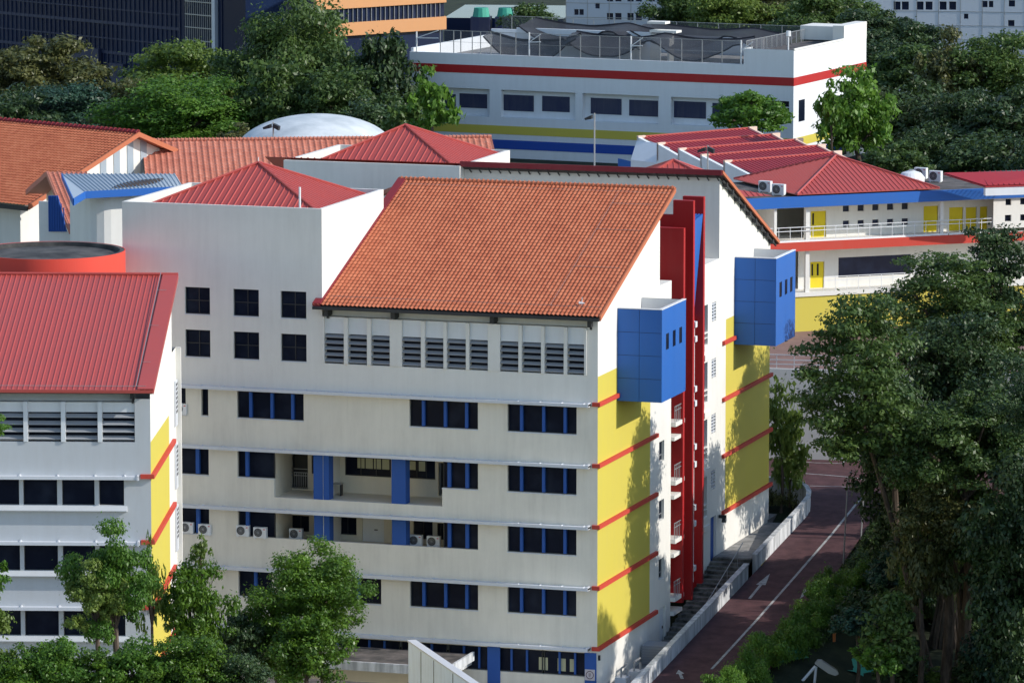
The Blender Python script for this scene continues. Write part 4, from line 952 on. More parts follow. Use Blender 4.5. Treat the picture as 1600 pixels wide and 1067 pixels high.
# rooftop fence: a thing standing on the building
FN = empty('rooftop_fence', (WC.x, WC.y, ztop), WA, 'tall mesh fence with thin steel posts around the rooftop court', 'fence')
fs = [WF.hit(x, 100, v=.15).x for x in (688, 709, 720, 738, 751, 767, 782, 806, 843, 875, 907, 937, 968, 1000, 1032, 1065, 1097, 1128, 1157)]
hF = WF.hit(812, 52, v=.15).z-ztop
for u in fs:
    m_ = MB(); m_.bar((u, .15, 0), (u, .15, hF), .045, n=5); m_.build('post', M['steel'], FN)
m_ = MB(); m_.bar((fs[0], .15, hF), (fs[-1], .15, hF), .03, n=4); m_.bar((fs[0], .15, hF*.5), (fs[-1], .15, hF*.5), .015, n=4)
for k in range(14): u = uS+1+k*.0; v = .6+k*1.15; m_.bar((uS, v, 0), (uS, v, hF), .04, n=4)
m_.bar((uS, .6, hF), (uS, 15.5, hF), .03, n=4)
for k in range(16): u = -Wn+2+k*2.0; m_.bar((u, DP-.2, .7), (u, DP-.2, hF), .035, n=4)
m_.bar((-Wn+2, DP-.2, hF), (-Wn+32, DP-.2, hF), .03, n=4)
m_.build('rail', M['steel'], FN)
m_ = MB(); m_.quad((fs[0], .16, 0), (fs[-1], .16, 0), (fs[-1], .16, hF), (fs[0], .16, hF)); m_.quad((uS+.01, .6, 0), (uS+.01, 15.5, 0), (uS+.01, 15.5, hF), (uS+.01, .6, hF)); m_.quad((-Wn+1, DP-.19, .75), (-5, DP-.19, .75), (-5, DP-.19, hF), (-Wn+1, DP-.19, hF)); m_.build('mesh_panel', M['fencenet'], FN)
for x in (651, 827, 986, 1158):
    m_ = MB(); u = WF.hit(x, 90, v=-.05).x; du = 2.0 if x == 651 else 1.0
    m_.bar((u, -.05, 0), (u, -.05, hF+.1 if x != 651 else hF*.9), .07, n=5); m_.bar((u, -.05, hF*.62), (u+du, .1, hF*.98), .05, n=4); m_.bar((u, -.05, hF*.62), (u+du, .1, hF*.64), .05, n=4); m_.build('white_brace', M['whitemetal'], FN)
# drooping black nets: curved sheets hanging between the posts
def net(P, Q, sag, wd, name, label, n=36, seed=1, waves=2.0, down=.9):
    rs = random.Random(seed); m_ = MB(); P = Vector(P); Q = Vector(Q); rowsn = 6
    for i in range(n+1):
        t = i/n; c = P.lerp(Q, t); s = sag*abs(math.sin(math.pi*waves*t))+.25*sag*abs(math.sin(math.pi*waves*1.7*t+.6))
        for j in range(rowsn+1):
            f = j/rowsn; m_.v.append((c.x+.05*math.sin(9*t+j), c.y+wd*f, c.z-s*(1-.55*f)-(1-f)*down*abs(math.sin(math.pi*waves*t+.3))+.05*math.sin(13*t+2*j)))
    W_ = rowsn+1; m_.f = [(i*W_+j, i*W_+j+1, (i+1)*W_+j+1, (i+1)*W_+j) for i in range(n) for j in range(rowsn)]
    o = m_.build(name, M['net'], None, smooth=True); tag(o, label, 'netting', 'black nets over the rooftop court')
    for j in (0, rowsn):
        b2 = MB()
        for i in range(n): b2.bar(m_.v[i*W_+j], m_.v[(i+1)*W_+j], .07 if j == 0 else .12, n=5)
        b2.build('net_hem', M['netband'], o)
    return o
def wp(u, v, z): return WF.o+WF.ux*u+WF.uy*v+Vector((0, 0, z))
def ux_(x, v=2): return WF.hit(x, 60, v=v).x
net(wp(ux_(755, 1), 1, ztop+hF), wp(ux_(900, 1), 1, ztop+hF), 1.6, 1.5, 'shade_net', 'black net sagging at the left end of the rooftop court', waves=1.0, seed=2)
net(wp(ux_(810, 6), 6, ztop+hF+.5), wp(ux_(1000, 6), 6, ztop+hF+.2), .9, 5, 'shade_net', 'black net strung across the middle of the rooftop court above the grey wall', waves=1.3)
net(wp(ux_(880, 2), 2, ztop+hF-.1), wp(ux_(1160, 2), 2, ztop+hF), .9, 4, 'shade_net', 'black net with three swags along the front of the rooftop court', waves=2)
net(wp(ux_(985, 8), 8, ztop+hF+.2), wp(ux_(1215, 8), 8, ztop+hF-.2), .6, 6, 'shade_net', 'black net at the right end of the rooftop court over the stair room', waves=1.4)
m_ = MB(); m_.bar((0, 0, 0), (0, 0, 1.5), .07, n=6); m_.bar((0, 0, 1.3), (0, 0, 1.75), .2, n=8); m_.bar((-.3, 0, 0), (.3, 0, 0), .08, n=5)
o = m_.build('roof_vent', M['whitemetal']); o.location = wp(ux_(1237, 3)-.3, 3, zhi-.4); tag(o, 'short white vent standing on the dark flat roof of the striped building', 'vent')

# ================================================================== SAWTOOTH CANTEEN
SF0 = at(995, 214, d=410); SF1 = at(1165, 210, d=417)
sa = math.atan2((SF1-SF0).y, (SF1-SF0).x); SAW = Frame((SF0.x, SF0.y, 0), sa)
ST = empty('sawtooth_building', (SF0.x, SF0.y, 0), sa, 'stepped sawtooth building with rows of dark red roofs and peach end walls', 'building')
tops = [(995, 214), (1026, 225), (1059, 234), (1094, 244), (1130, 254)]; ends = [(1168, 210), (1204, 217), (1240, 227), (1275, 235), (1300, 248)]
zt0 = SF0.z
for k in range(5):
    p = SAW.hit(*tops[k], z=zt0-.02*k); e = SAW.hit(*ends[k], z=zt0)
    L_r = max(6.5, (SAW.hit(*ends[k], v=p.y).x-p.x)); q = SAW.hit(*(tops[k+1] if k < 4 else (1166, 264)), z=zt0)
    y1_ = p.y; y0_ = q.y
    dpt = y1_-y0_
    m_ = MB(); ribbed(m_, (p.x+.5, y0_+.05, zt0-1.15), (p.x+L_r, y0_+.05, zt0-1.15), (p.x+L_r, y1_, zt0-.05), (p.x+.5, y1_, zt0-.05), .4, .06, .3); m_.build('metal_roof', M['redmetal2'], ST)
    m_ = MB(); m_.prism([(p.x, y0_, 10), (p.x, y0_, zt0-1.3), (p.x, y1_, zt0), (p.x, y1_, 10)], (.3, 0, 0)); m_.build('side_wall', M['coolwhite'], ST)
    m_ = MB(); m_.box(p.x, p.x+.75, y1_-.2, y1_-.0, zt0-1.3, zt0+.08); m_.build('end_wall', M['peach'], ST); m_ = MB(); m_.box(p.x+L_r, p.x+L_r+.8, y1_-.25, y1_, zt0-1.1, zt0+.08); m_.prism([(p.x+L_r, y0_+.1, zt0-1.2), (p.x+L_r, y1_-.25, zt0-.9), (p.x+L_r, y1_-.25, zt0), (p.x+L_r, y1_-.3, zt0)], (.2, 0, 0)); m_.build('end_wall', M['peach'], ST)
    m_ = MB(); m_.box(p.x+.3, p.x+L_r, y1_-.1, y1_+.06, zt0-.15, zt0+.05); m_.build('ridge_flashing', M['redmetal'], ST)
    if k == 4: m_ = MB(); m_.box(p.x+.3, p.x+L_r, y0_-.1, y0_+.04, 10, zt0-1.2); m_.build('front_wall', M['peach'], ST)
m_ = MB(); p = SAW.hit(*tops[0], z=zt0); q = SAW.hit(968, 236, z=zt0-1.2)
m_.prism([(p.x-.0, p.y, 10), (p.x-1.6, p.y-1.2, 10), (p.x-1.6, p.y-1.2, zt0-1.6), (p.x, p.y, zt0-.3)], (0, -4, 0)); m_.build('side_wall', M['coolwhite'], ST)
m_ = MB(); a_ = SAW.hit(968, 248, z=zt0-1.9); b_ = SAW.hit(1030, 262, z=zt0-1.9); m_.prism([a_, b_, b_-Vector((0, 0, .6)), a_-Vector((0, 0, .6))], (.0, .2, 0)); m_.build('blue_canopy', M['blue'], ST)

# ================================================================== RIGHT BUILDING (blue fascia, yellow doors)
KO = at(1180, 328, d=375); KE = at(1600, 309, Z=KO.z); ka = math.atan2((KE-KO).y, (KE-KO).x); KF = Frame((KO.x, KO.y, 0), ka)
KB = empty('classroom_building', (KO.x, KO.y, 0), ka, 'two storey white building at right with blue fascia, red floor band and yellow doors', 'building')
KU0, KU1 = -3.5, 34
def kz(x, y, v=0): return KF.hit(x, y, v=v).z
zf1, zf0 = kz(1180, 310), kz(1180, 327)
zr1_, zr0_ = kz(1280, 377), kz(1280, 391); zc1, zc0 = kz(1280, 376, 0), 0
CV = 2.0                                                    # corridor depth
fl1 = zr1_; fl0 = kz(1260, 457)-.0; ybot = kz(1260, 523)
m_ = MB(); m_.box(KU0, KU1, -.25, 0, zf0, zf1); m_.build('blue_fascia', M['blue'], KB)
m_ = MB(); m_.box(KU0, KU1, -.12, 0, zr0_, zr1_); m_.build('red_band', M['redbar'], KB)
m_ = MB(); m_.box(KU0, KU1, 0, CV+9, zr0_+.05, zr1_+.02); m_.box(KU0, KU1, 0, CV+9, zf0-.05, zf0+.25); m_.box(KU0, KU1, 0, CV+9, fl0-.3, fl0); m_.build('floor_slab', M['white'], KB)
m_ = MB(); m_.box(KU0, KU1, .1, 9, ybot-1, fl0-.301); m_.build('yellow_base_wall', M['yellow'], KB)
def kr(x0, y0, x1, y1): return KF.rect(x0, y0, x1, y1, v=CV)
hu = []
doors_u = [kr(1267, 330, 1291, 374), kr(1443, 322, 1466, 362), kr(1483, 324, 1505, 362), kr(1509, 324, 1526, 362), kr(1531, 323, 1543, 360)]
doors_l = [kr(1266, 409, 1288, 453)]
sq = [kr(1317+i*23, 321-i*.9, 1327+i*23, 331-i*.9) for i in range(5)]+[kr(1317+i*23, 345-i*.9, 1327+i*23, 355-i*.9) for i in range(5)]
big = kr(1310, 400, 1424, 431)
op = kr(1200, 322, 1256, 376)
def clampz(r, a, b): return (r[0], r[1], max(r[2], a), min(r[3], b))
doors_u = [(r[0], r[1], fl1+.03, r[3]) for r in doors_u]; doors_l = [(r[0], r[1], fl0+.01, r[3]) for r in doors_l]
m_ = MB()
panel(m_, YP(CV), op[1], 26, zr1_+.02, zf0-.05, doors_u+sq, .15); panel(m_, YP(CV), KF.hit(1247, 430, v=CV).x, 26, fl0, zr0_+.05, doors_l+[big], .15)
m_.box(op[0]-.4, op[0]-.2, 0, CV+6, zr1_+.02, zf0-.05); m_.box(KU0, op[1]+4, CV+6, CV+6.2, zr1_+.02, zf0-.05)
m_.box(KU0, KU1, CV+6.3, CV+6.5, ybot-1, zf0)
m_.build('wall', M['white'], KB)
for r in doors_u+doors_l:
    m_ = MB(); m_.box(r[0]+.02, r[1]-.02, CV+.08, CV+.12, r[2], r[3]); d0 = m_.build('door', M['doory'], KB)
for r in (doors_u[0], doors_l[0]):
    m_ = MB(); w_ = r[1]-r[0]; m_.box(r[0]+w_*.12, r[0]+w_*.22, CV+.06, CV+.079, r[2]+.9, r[2]+1.75)
    if r is doors_l[0]: m_.box(r[0]+w_*.5, r[0]+w_*.62, CV+.06, CV+.079, r[2]+.9, r[2]+1.75)
    m_.build('door_glass', M['glass'], KB)
for r in sq+[big]:
    m_ = MB(); m_.box(r[0], r[1], CV+.14, CV+.16, r[2], r[3]); f_ = m_.build('window', M['glassb'], KB)
m_ = MB(); u_ = KF.hit(1258, 350, v=.3).x; m_.box(u_, u_+.3, .15, .45, fl0, zf0-.05); m_.build('pillar', M['white'], KB); m_ = MB(); u2 = KF.hit(1468, 340, v=.3).x; m_.box(u2, u2+.25, .15, .4, fl1, zf0-.05); m_.build('pillar', M['white'], KB)
ue = KF.hit(1552, 330, v=0).x
m_ = MB(); hs = [KF.rect(1571, 311, 1580, 321), KF.rect(1594, 310, 1603, 320), KF.rect(1570, 336, 1580, 346), KF.rect(1594, 335, 1603, 345)]
panel(m_, lambda u, v, w: (u, -.02+w, v), ue, KU1, zr1_+.3, zf0, hs, .2); m_.build('end_wall', M['white'], KB)
for r in hs: m_ = MB(); m_.box(r[0], r[1], .15, .17, r[2], r[3]); m_.build('window', M['glass'], KB)
for fz, ua, ub in ((fl1+.02, KU0+1.8, ue), (fl0, KF.hit(1288, 450, v=0).x, 22)):
    m_ = MB(); n = int((ub-ua)/.9)
    for i in range(n+1): m_.bar((ua+(ub-ua)*i/n, .08, fz), (ua+(ub-ua)*i/n, .08, fz+1.05), .022, n=4)
    for zz in (1.05, .78): m_.bar((ua, .08, fz+zz), (ub, .08, fz+zz), .035, n=4)
    if fz > 16: m_.box(ua, ub, .05, .1, fz, fz+.12)
    m_.build('railing', M['whitemetal'], KB)
# hip roofs on it
hx0 = KF.hit(1262, 309, z=zf1+.1).x; hx1 = KF.hit(1485, 299, z=zf1+.1).x; hcx = (hx0+hx1)/2; hap = KF.hit(1329, 243, v=5.7)
hip('hip_roof', hx0, hx1, .05, 11.3, zf1+.12, (hcx, 5.7, hap.z), KB, 'redmetal', .36)
for r_ in range(1): pass
s_ = KF.loc(at(1140, 285, Z=zf1+1.2)); m_ = MB(); P0 = [s_+Vector((0, 0, .4)), KF.loc(at(1212, 309, Z=zf1+.1)), KF.loc(at(1168, 309, Z=zf1+.1)), KF.loc(at(1140, 268, Z=zf1+1.5))]
ribbed(m_, (-9, .3, zf1+.1), (KF.loc(at(1211, 309, Z=zf1)).x, .3, zf1+.1), (-6.5, 4.5, zf1+1.6), (-8, 4.5, zf1+1.6), .4, .05); m_.build('side_roof', M['redmetal'], KB)
m_ = MB(); m_.box(KU0, KU1, 0, CV+9, zf1-.2, zf1-.1); m_.build('flat_roof', M['flatroof'], KB)
ra, rb, rc, rd_ = [KF.loc(p) for p in (at(1540, 290, Z=zf1+.6), at(1640, 287, Z=zf1+.6), at(1600, 269, Z=zf1+1.4), at(1474, 270, Z=zf1+1.4))]
m_ = MB(); ribbed(m_, ra, rb, rc+Vector((3, 0, 0)), rd_, .4, .05); m_.prism([v-Vector((0, 0, .06)) for v in (ra, rb, rc+Vector((3, 0, 0)), rd_)], (0, 0, -.1)); m_.build('lean_roof', M['redmetal2'], KB)
m_ = MB(); m_.prism([ra-Vector((0, 0, .2)), rb-Vector((0, 0, .2)), rb-Vector((0, 0, .75)), ra-Vector((0, 0, .75))], (0, .3, 0)); m_.build('lean_wall', M['coolwhite'], KB)
sh = Frame((0, 0, 0))
# small hip roof glimpsed over the dark ridge
p_ = at(1052, 251, d=372); hx = empty('pavilion', (p_.x, p_.y, 0), R_(20), 'small pyramid red roof peeping over the dark red ridge of the rear block', 'building')
hip('hip_roof', -3.0, 3.0, -3.0, 3.0, p_.z-1.3, (0, 0, p_.z), hx, 'redmetal', .4)
m_ = MB(); m_.box(-2.7, 2.7, -2.7, 2.7, 8, p_.z-1.35); m_.build('wall', M['white'], hx)

# ================================================================== COURT TERRACE
c0 = at(1205, 578, Z=12.0); 
tf = Frame((c0.x, c0.y, 0), R_(8))
m_ = MB(); m_.box(-30, 45, 0, 60, 9, 12.0); m_.v = [tuple(tf.o+tf.ux*x+tf.uy*y+Vector((0, 0, z))) for x, y, z in m_.v]; struct('court', m_, M['court'])
RW_ = empty('retaining_wall', tf.o, R_(8), 'pale retaining wall with white rail below the brown courtyard', 'wall')
m_ = MB(); m_.box(-30, 45, -.35, -.02, 5.2, 12.15); m_.build('wall', M['white'], RW_)
m_ = MB()
for i in range(50): m_.bar((-20+i*1.2, -.2, 12.15), (-20+i*1.2, -.2, 13.1), .03, n=4)
for zz in (13.1, 12.75, 12.45): m_.bar((-22, -.2, zz), (40, -.2, zz), .04, n=4)
m_.build('rail', M['whitemetal'], RW_)
m_ = MB(); m_.box(1.0, 1.6, -.40, -.36, 6.2, 8.2); m_.build('yellow_door', M['yellow'], RW_)

# ================================================================== FAR BUILDINGS
def tower(px0, px1, pyt, d, label, name, ang, bands, cat='building', depth=30, zb=2):
    a = at(px0, 60, d=d); b = at(px1, 60, d=d)
    return a, b
# navy glass block
a = at(-60, 60, d=640); b = at(384, 60, d=600); L_g = (Vector((b.x, b.y))-Vector((a.x, a.y))).length; an = math.atan2(b.y-a.y, b.x-a.x)
GB = empty('glass_office_block', (a.x, a.y, 0), an, 'dark navy glass office block filling the upper left corner', 'building'); GF = Frame((a.x, a.y, 0), an)
m_ = MB(); m_.box(0, L_g, 0, 25, 0, 32); m_.build('wall', M['tower_glass'], GB)
m_ = MB()
for k in range(14): z = 8+k*1.75; m_.box(0, L_g*.78, -.12, -.002, z, z+.14 if k % 2 else z+.35)
m_.build('spandrel', M['greymetal'] if False else M['roller'], GB)
u0 = GF.hit(292, 40, v=0).x; u1 = GF.hit(336, 40, v=0).x
m_ = MB(); n = 14
for i in range(n): x = u0+(u1-u0)*i/n; m_.box(x, x+.06, -.25, -.15, 4, 32)
for k in range(18): z = 5+k*1.5; m_.box(u0, u1, -.3, -.26, z, z+.12)
m_.build('light_grille', M['steel'], GB)
m_ = MB()
for i in range(60): m_.box(i*L_g/64, i*L_g/64+.09, -.14, -.003, 4, 32)
m_.build('mullion', M['roller'], GB)
m_ = MB(); m_.box(u1, u1+.55, -.5, 0, 2, 32); m_.build('white_pier', M['ledge'], GB)
m_ = MB()
for x0, x1 in ((118, 160), (176, 198)): 
    p0 = GF.hit(x0, 100, v=0).x; p1 = GF.hit(x1, 100, v=0).x; m_.box(p0, p1, -.6, -.1, 0, 12 if x0 < 150 else 10.5)
m_.build('entrance_wall', M['roller'], GB)
# orange clad block
oa = at(440, 40, d=560); ob = at(692, 40, d=575); an = R_(58)
OF = Frame((ob.x, ob.y, 0), an); OB = empty('orange_office_block', (ob.x, ob.y, 0), an, 'office block with orange cladding bands and grey window strips behind the trees', 'building')
def oz(x, y): return OF.hit(x, y, v=0).z
za = [oz(691, y) for y in (-8, 4, 26, 46)]
m_ = MB(); m_.box(-18, 0, 0, 5, 0, 45); m_.build('wall', M['tower_glass'], OB)
m_ = MB(); m_.box(-18, .1, -.5, -.01, za[3], za[2]); m_.box(-18, .1, -.5, -.01, za[1], za[0]+.3); m_.box(-18, .1, -.5, -.01, za[0]+3, za[0]+5); m_.box(.001, .4, 0, 5, za[3], za[2]); m_.build('orange_band', M['orangeband'], OB)
m_ = MB(); m_.box(-18, 0, -.2, -.02, za[2], za[1]); m_.build('pane', M['glassb'], OB)
m_ = MB()
for i in range(28): m_.box(-18+i*.64, -17.94+i*.64, -.35, -.21, za[2], za[1])
m_.build('mullion', M['steel'], OB)
# dark link wall with plant
p0 = at(694, 20, d=600); p1 = at(745, 20, d=600); an2 = 0.05
m_ = MB(); L_p = (p1-p0).length; m_.box(0, L_p+10, 0, 20, 0, p0.z-.6); q_ = empty('glass_link_block', (p0.x, p0.y, 0), .2, 'low navy glazed block right of the orange building', 'building'); m_.build('wall', M['tower_glass'], q_)
m_ = MB()
for k in range(6): m_.box(0, L_p+9, -.1, -.002, 6+k*1.6, 6.15+k*1.6)
m_.build('spandrel', M['steel'], q_)
for i in range(3):
    pp = at(752+i*38, 18, d=592); t_ = empty('cooling_tower', (pp.x, pp.y, pp.z-3.2), .2, ('green topped cooling tower nearest the orange building', 'green topped cooling tower, middle of three', 'green topped cooling tower next to the dark tree')[i], 'cooling tower', 'cooling towers beyond the court')
    m_ = MB(); m_.box(-1.1, 1.1, -1.1, 1.1, -14, 2.6); m_.build('casing', M['roller'], t_); m_ = MB(); m_.bar((0, 0, 2.6), (0, 0, 3.6), 1.0, .8, 12); m_.build('fan_cowl', M['green'], t_)
# white clad far buildings with paired windows
def farwhite(px0, px1, pyb, d, ang, label, wins, zt=40):
    p0 = at(px0, 20, d=d); fr = Frame((p0.x, p0.y, 0), ang); W_ = fr.hit(px1, 20, v=0).x
    o = empty('apartment_building', (p0.x, p0.y, 0), ang, label, 'building')
    rs_ = [fr.rect(*w_) for w_ in wins]
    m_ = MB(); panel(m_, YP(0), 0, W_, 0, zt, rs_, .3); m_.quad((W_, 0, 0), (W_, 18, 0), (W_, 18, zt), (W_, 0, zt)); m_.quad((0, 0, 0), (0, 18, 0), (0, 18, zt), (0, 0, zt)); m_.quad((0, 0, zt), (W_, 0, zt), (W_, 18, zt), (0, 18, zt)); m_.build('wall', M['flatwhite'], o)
    for r in rs_:
        m_ = MB(); m_.box(r[0], r[1], .25, .28, r[2], r[3]); m_.build('window', M['glassb'], o)
    m_ = MB()
    for k in range(20): m_.box(0, W_, -.03, -.002, 2+k*1.6, 2.06+k*1.6)
    for k in range(int(W_/2.5)): m_.box(k*2.5, k*2.5+.06, -.032, -.003, 0, zt)
    m_.build('panel_joint', M['steel'], o); return o
ws = []
for x in (948, 961, 980, 993, 1013, 1026): ws += [(x, 21, x+10, 32), (x, -8, x+10, 3)]
ws += [(897, 15, 904, 24), (905, 15, 912, 24), (930, 5, 937, 14), (1046, 24, 1055, 34), (1059, 24, 1068, 34)]
farwhite(884, 1100, 40, 590, R_(4), 'pale panelled block with paired dark windows above the rooftop court', ws)
ws = []
for x in (1396, 1409, 1432, 1446, 1468, 1483): ws.append((x, 3, x+11, 16))
ws += [(1534, 2, 1543, 12), (1545, 2, 1552, 12), (1576, 1, 1586, 11), (1575, 32, 1585, 42), (1506, 22, 1513, 30)]
farwhite(1330, 1700, 50, 600, R_(8), 'pale blue-white panelled block in the top right corner', ws)

# ================================================================== VEGETATION
def leaves(name, clumps, n, size, seed, droop=.0, aspect=1.9, inner=.35, pal=None):
    """leaf-sized folded faces spread through a set of clumps (cx,cy,cz,rx,rz); unit crown"""
    rs = np.random.RandomState(seed); C_ = np.array(clumps, float); wgt = (C_[:, 3]**2*C_[:, 4])**.6; wgt /= wgt.sum()
    k = rs.choice(len(C_), n, p=wgt); d = rs.normal(size=(n, 3)); d /= np.linalg.norm(d, axis=1)[:, None]
    rr = (inner+(1-inner)*rs.rand(n)**.55)*(1+.35*rs.normal(size=n)*(rs.rand(n) < .35))
    off = d*rr[:, None]; off[:, 2] = np.where(off[:, 2] < 0, off[:, 2]*.75, off[:, 2])
    pos = C_[k, :3]+off*np.stack([C_[k, 3], C_[k, 3], C_[k, 4]], 1)
    nrm = d*.8+rs.normal(size=(n, 3))*.5+np.array([0, 0, .45]); nrm /= np.linalg.norm(nrm, axis=1)[:, None]
    ax = rs.normal(size=(n, 3)); ax[:, 2] -= droop*2; ax -= (ax*nrm).sum(1)[:, None]*nrm; ax /= np.linalg.norm(ax, axis=1)[:, None]
    bx = np.cross(nrm, ax); s = size*(.6+.8*rs.rand(n))[:, None]; w_ = s/aspect
    v = np.stack([pos-ax*s, pos-bx*w_-nrm*w_*.15, pos+ax*s, pos+bx*w_-nrm*w_*.15], 1).reshape(-1, 3)
    me = bpy.data.meshes.new(name); me.vertices.add(4*n); me.vertices.foreach_set('co', v.astype(np.float32).ravel())
    me.loops.add(4*n); me.loops.foreach_set('vertex_index', np.arange(4*n, dtype=np.int32)); me.polygons.add(n)
    me.polygons.foreach_set('loop_start', np.arange(0, 4*n, 4, dtype=np.int32)); me.polygons.foreach_set('loop_total', np.full(n, 4, np.int32))
    tint = np.clip(rs.rand(len(C_))[k]*.55+rs.rand(n)*.35-.1, 0, 1)
    a = me.attributes.new('tint', 'FLOAT', 'FACE'); a.data.foreach_set('value', tint.astype(np.float32)); me.update(); me.validate()
    return me
def clump_set(kind, seed):
    rs = random.Random(seed); cl = []; U = rs.uniform
    if kind == 'round':
        for i in range(120):
            th = U(0, 6.283); ph = math.acos(U(-.8, 1)); r = U(.25, .9)**.7*(.86+.14*math.sin(3*th+seed)+.08*math.sin(5*ph))
            cl.append((r*math.sin(ph)*math.cos(th), r*math.sin(ph)*math.sin(th), r*math.cos(ph), U(.12, .30), U(.08, .20)))
    elif kind == 'layer':
        for l in range(8):
            z = -.85+l*.235; R = (1-.5*max(0, (l-3)/4)**1.5)*(.86 if l > 0 else .6)
            for i in range(int(34*R)):
                th = U(0, 6.283); r = R*math.sqrt(U(.0, 1))*(.85+.2*math.sin(4*th+l)); cl.append((r*math.cos(th), r*math.sin(th), z+U(-.09, .09)-.12*r, U(.14, .27), U(.06, .12)))
    elif kind == 'cone':
        for i in range(90):
            z = U(-.95, .95); R = .8*(1-(z+.95)/2.2)**.8+.04; th = U(0, 6.283); r = R*math.sqrt(U(.1, 1)); cl.append((r*math.cos(th), r*math.sin(th), z, U(.12, .24), U(.09, .20)))
    elif kind == 'umbrella':
        for i in range(105):
            th = U(0, 6.283); r = math.sqrt(U(0, 1))*.88; cl.append((r*math.cos(th), r*math.sin(th), .72-.7*r*r+U(-1.0, .08)*(1-.5*r), U(.12, .28), U(.07, .16)))
    elif kind == 'sparse':
        for i in range(75):
            th = U(0, 6.283); ph = math.acos(U(-.95, 1)); r = U(.15, .92)*(.82+.2*math.sin(2*th+3*ph)); cl.append((r*math.sin(ph)*math.cos(th), r*math.sin(ph)*math.sin(th), r*math.cos(ph), U(.11, .26), U(.07, .18)))
    return cl
CL = {k: clump_set(*k) for k in (('round', 1), ('round', 2), ('layer', 3), ('cone', 4), ('umbrella', 5), ('sparse', 6), ('round', 7))}
ME = {}
def crown_mesh(kind, seed, n, size, droop=0):
    key = (kind, seed, n, size, droop)
    if key not in ME: ME[key] = leaves('crown_mesh', CL[(kind, seed)], n, size, seed*10+1, droop)
    return ME[key]
TREES = {}
THICK = [1.0]
def tree(top, rx, rz, shape, leaf, label, n=9000, size=.05, group=None, name='tree', droop=0, rot=None, gz=None, limbs=7, cat='tree', ry=None, lean=(0, 0), thick=1.0):
    """top: world point of the crown's top centre"""
    c = Vector((top[0], top[1], top[2]-rz)); g = ground(c.x, c.y) if gz is None else gz
    b = Vector((c.x+lean[0], c.y+lean[1], g-.1)); o = empty(name, b, 0, label, cat, group)
    me = crown_mesh(shape[0], shape[1], n, size, droop)
    cr = bpy.data.objects.new('crown', me); COL.objects.link(cr); cr.parent = o; cr.location = c-b
    if not me.materials: me.materials.append(L_[leaf])
    cr.scale = (rx, ry or rx, rz); cr.rotation_euler = (0, 0, random.uniform(0, 6.28) if rot is None else rot)
    cr.material_slots[0].link = 'OBJECT'; cr.material_slots[0].material = L_[leaf]
    m_ = MB(); r0 = max(.10, min(.30 if b.x > 8 and b.y < 60 else .5, rx*.07))*thick; f = Vector((c.x-b.x, c.y-b.y, max(.6, (c.z-b.z)-rz*.55))); mid = f*.55+Vector((r0, 0, 0))
    m_.bar((0, 0, 0), mid, r0*1.25, r0*.95, 8); m_.bar(mid, f, r0*.95, r0*.75, 8)
    rs = random.Random(int(top[0]*10)+int(top[1])); R3 = Matrix.Rotation(cr.rotation_euler.z, 3, 'Z')
    cl = CL[shape]; pick = rs.sample(range(len(cl)), min(limbs, len(cl)))
    for i in pick:
        q = R3 @ Vector((cl[i][0]*rx, cl[i][1]*(ry or rx), cl[i][2]*rz)); q = Vector(c-b)+q*.92; k_ = f.lerp(q, .5)+Vector((0, 0, rz*.12)); m_.bar(f, k_, r0*.55, r0*.34, 6); m_.bar(k_, q, r0*.34, r0*.1, 5)
    m_.build('trunk', M['bark'], o); return o
def T(px, py, d, wpx, hpx, shape, leaf, label, **k):
    """crown top at a pixel's ray and distance d; width/height of the crown given in photo pixels at that distance"""
    wpx *= 1.12; hpx *= 1.1; s = F_PX/d; p = at(px, py-hpx*.04, d=d)
    a_ = (.088 if d < 300 else .135 if d < 350 else .20)/(wpx/2/s)*k.pop('lf', 1.0); a_ = min((.020, .025, .032, .042, .055, .075, .10), key=lambda q: abs(math.log(q/a_)))
    k['size'] = a_; k['n'] = int(min(34000, 20/a_**2)*k.pop('dens', 1.0))
    return tree(p, wpx/2/s, hpx/2/s/.99, shape, leaf, label, **k)
RD1, RD2, LY, CO, UM, SP, RD7 = ('round', 1), ('round', 2), ('layer', 3), ('cone', 4), ('umbrella', 5), ('sparse', 6), ('round', 7)
# --- behind the roofs, left to centre
T(60, 36, 470, 210, 190, UM, 'olive', 'tall dull green spreading tree against the glass block, leftmost', n=14000, size=.04)
T(95, 120, 455, 230, 170, RD2, 'blue', 'dark blue green tree mass left of the gap in the glass block', n=14000, size=.045)
T(15, 130, 450, 170, 150, RD1, 'dark', 'dark tree rising at the left edge over the orange hall roof', n=12000, size=.045)
T(300, 42, 470, 250, 200, UM, 'fresh', 'broad yellow green spreading tree left of the tallest trees', n=18000, size=.036)
T(285, 112, 440, 250, 150, RD2, 'bright', 'bright leafy tree with big glossy clumps behind the orange roofs', n=16000, size=.05)
T(205, 125, 445, 150, 130, LY, 'olive', 'brownish olive tree with pale flowers beside the bright leafy tree', n=11000, size=.04)
T(370, 190, 425, 80, 60, SP, 'olive', 'low olive bush tree beside the dome', n=5000, size=.07)
T(462, -25, 455, 235, 290, RD1, 'mid', 'tallest tree, grey green crown in front of the orange building', n=24000, size=.034)
T(430, 90, 440, 130, 150, RD7, 'mid', 'mid green tree with visible pale trunk above the dome', n=11000, size=.045)
T(530, 95, 438, 150, 150, RD2, 'mid', 'drooping mid green tree right of the tallest tree', n=12000, size=.045)
T(598, 38, 450, 118, 200, RD2, 'dark', 'dark conical tree between the tallest tree and the striped building', n=16000, size=.04)
T(580, 150, 425, 120, 100, RD1, 'dark', 'dark low tree behind the rear hip roof', n=9000, size=.05)
T(675, 98, 412, 80, 125, SP, 'bright', 'light feathery tree before the left corner of the striped building', n=9000, size=.05)
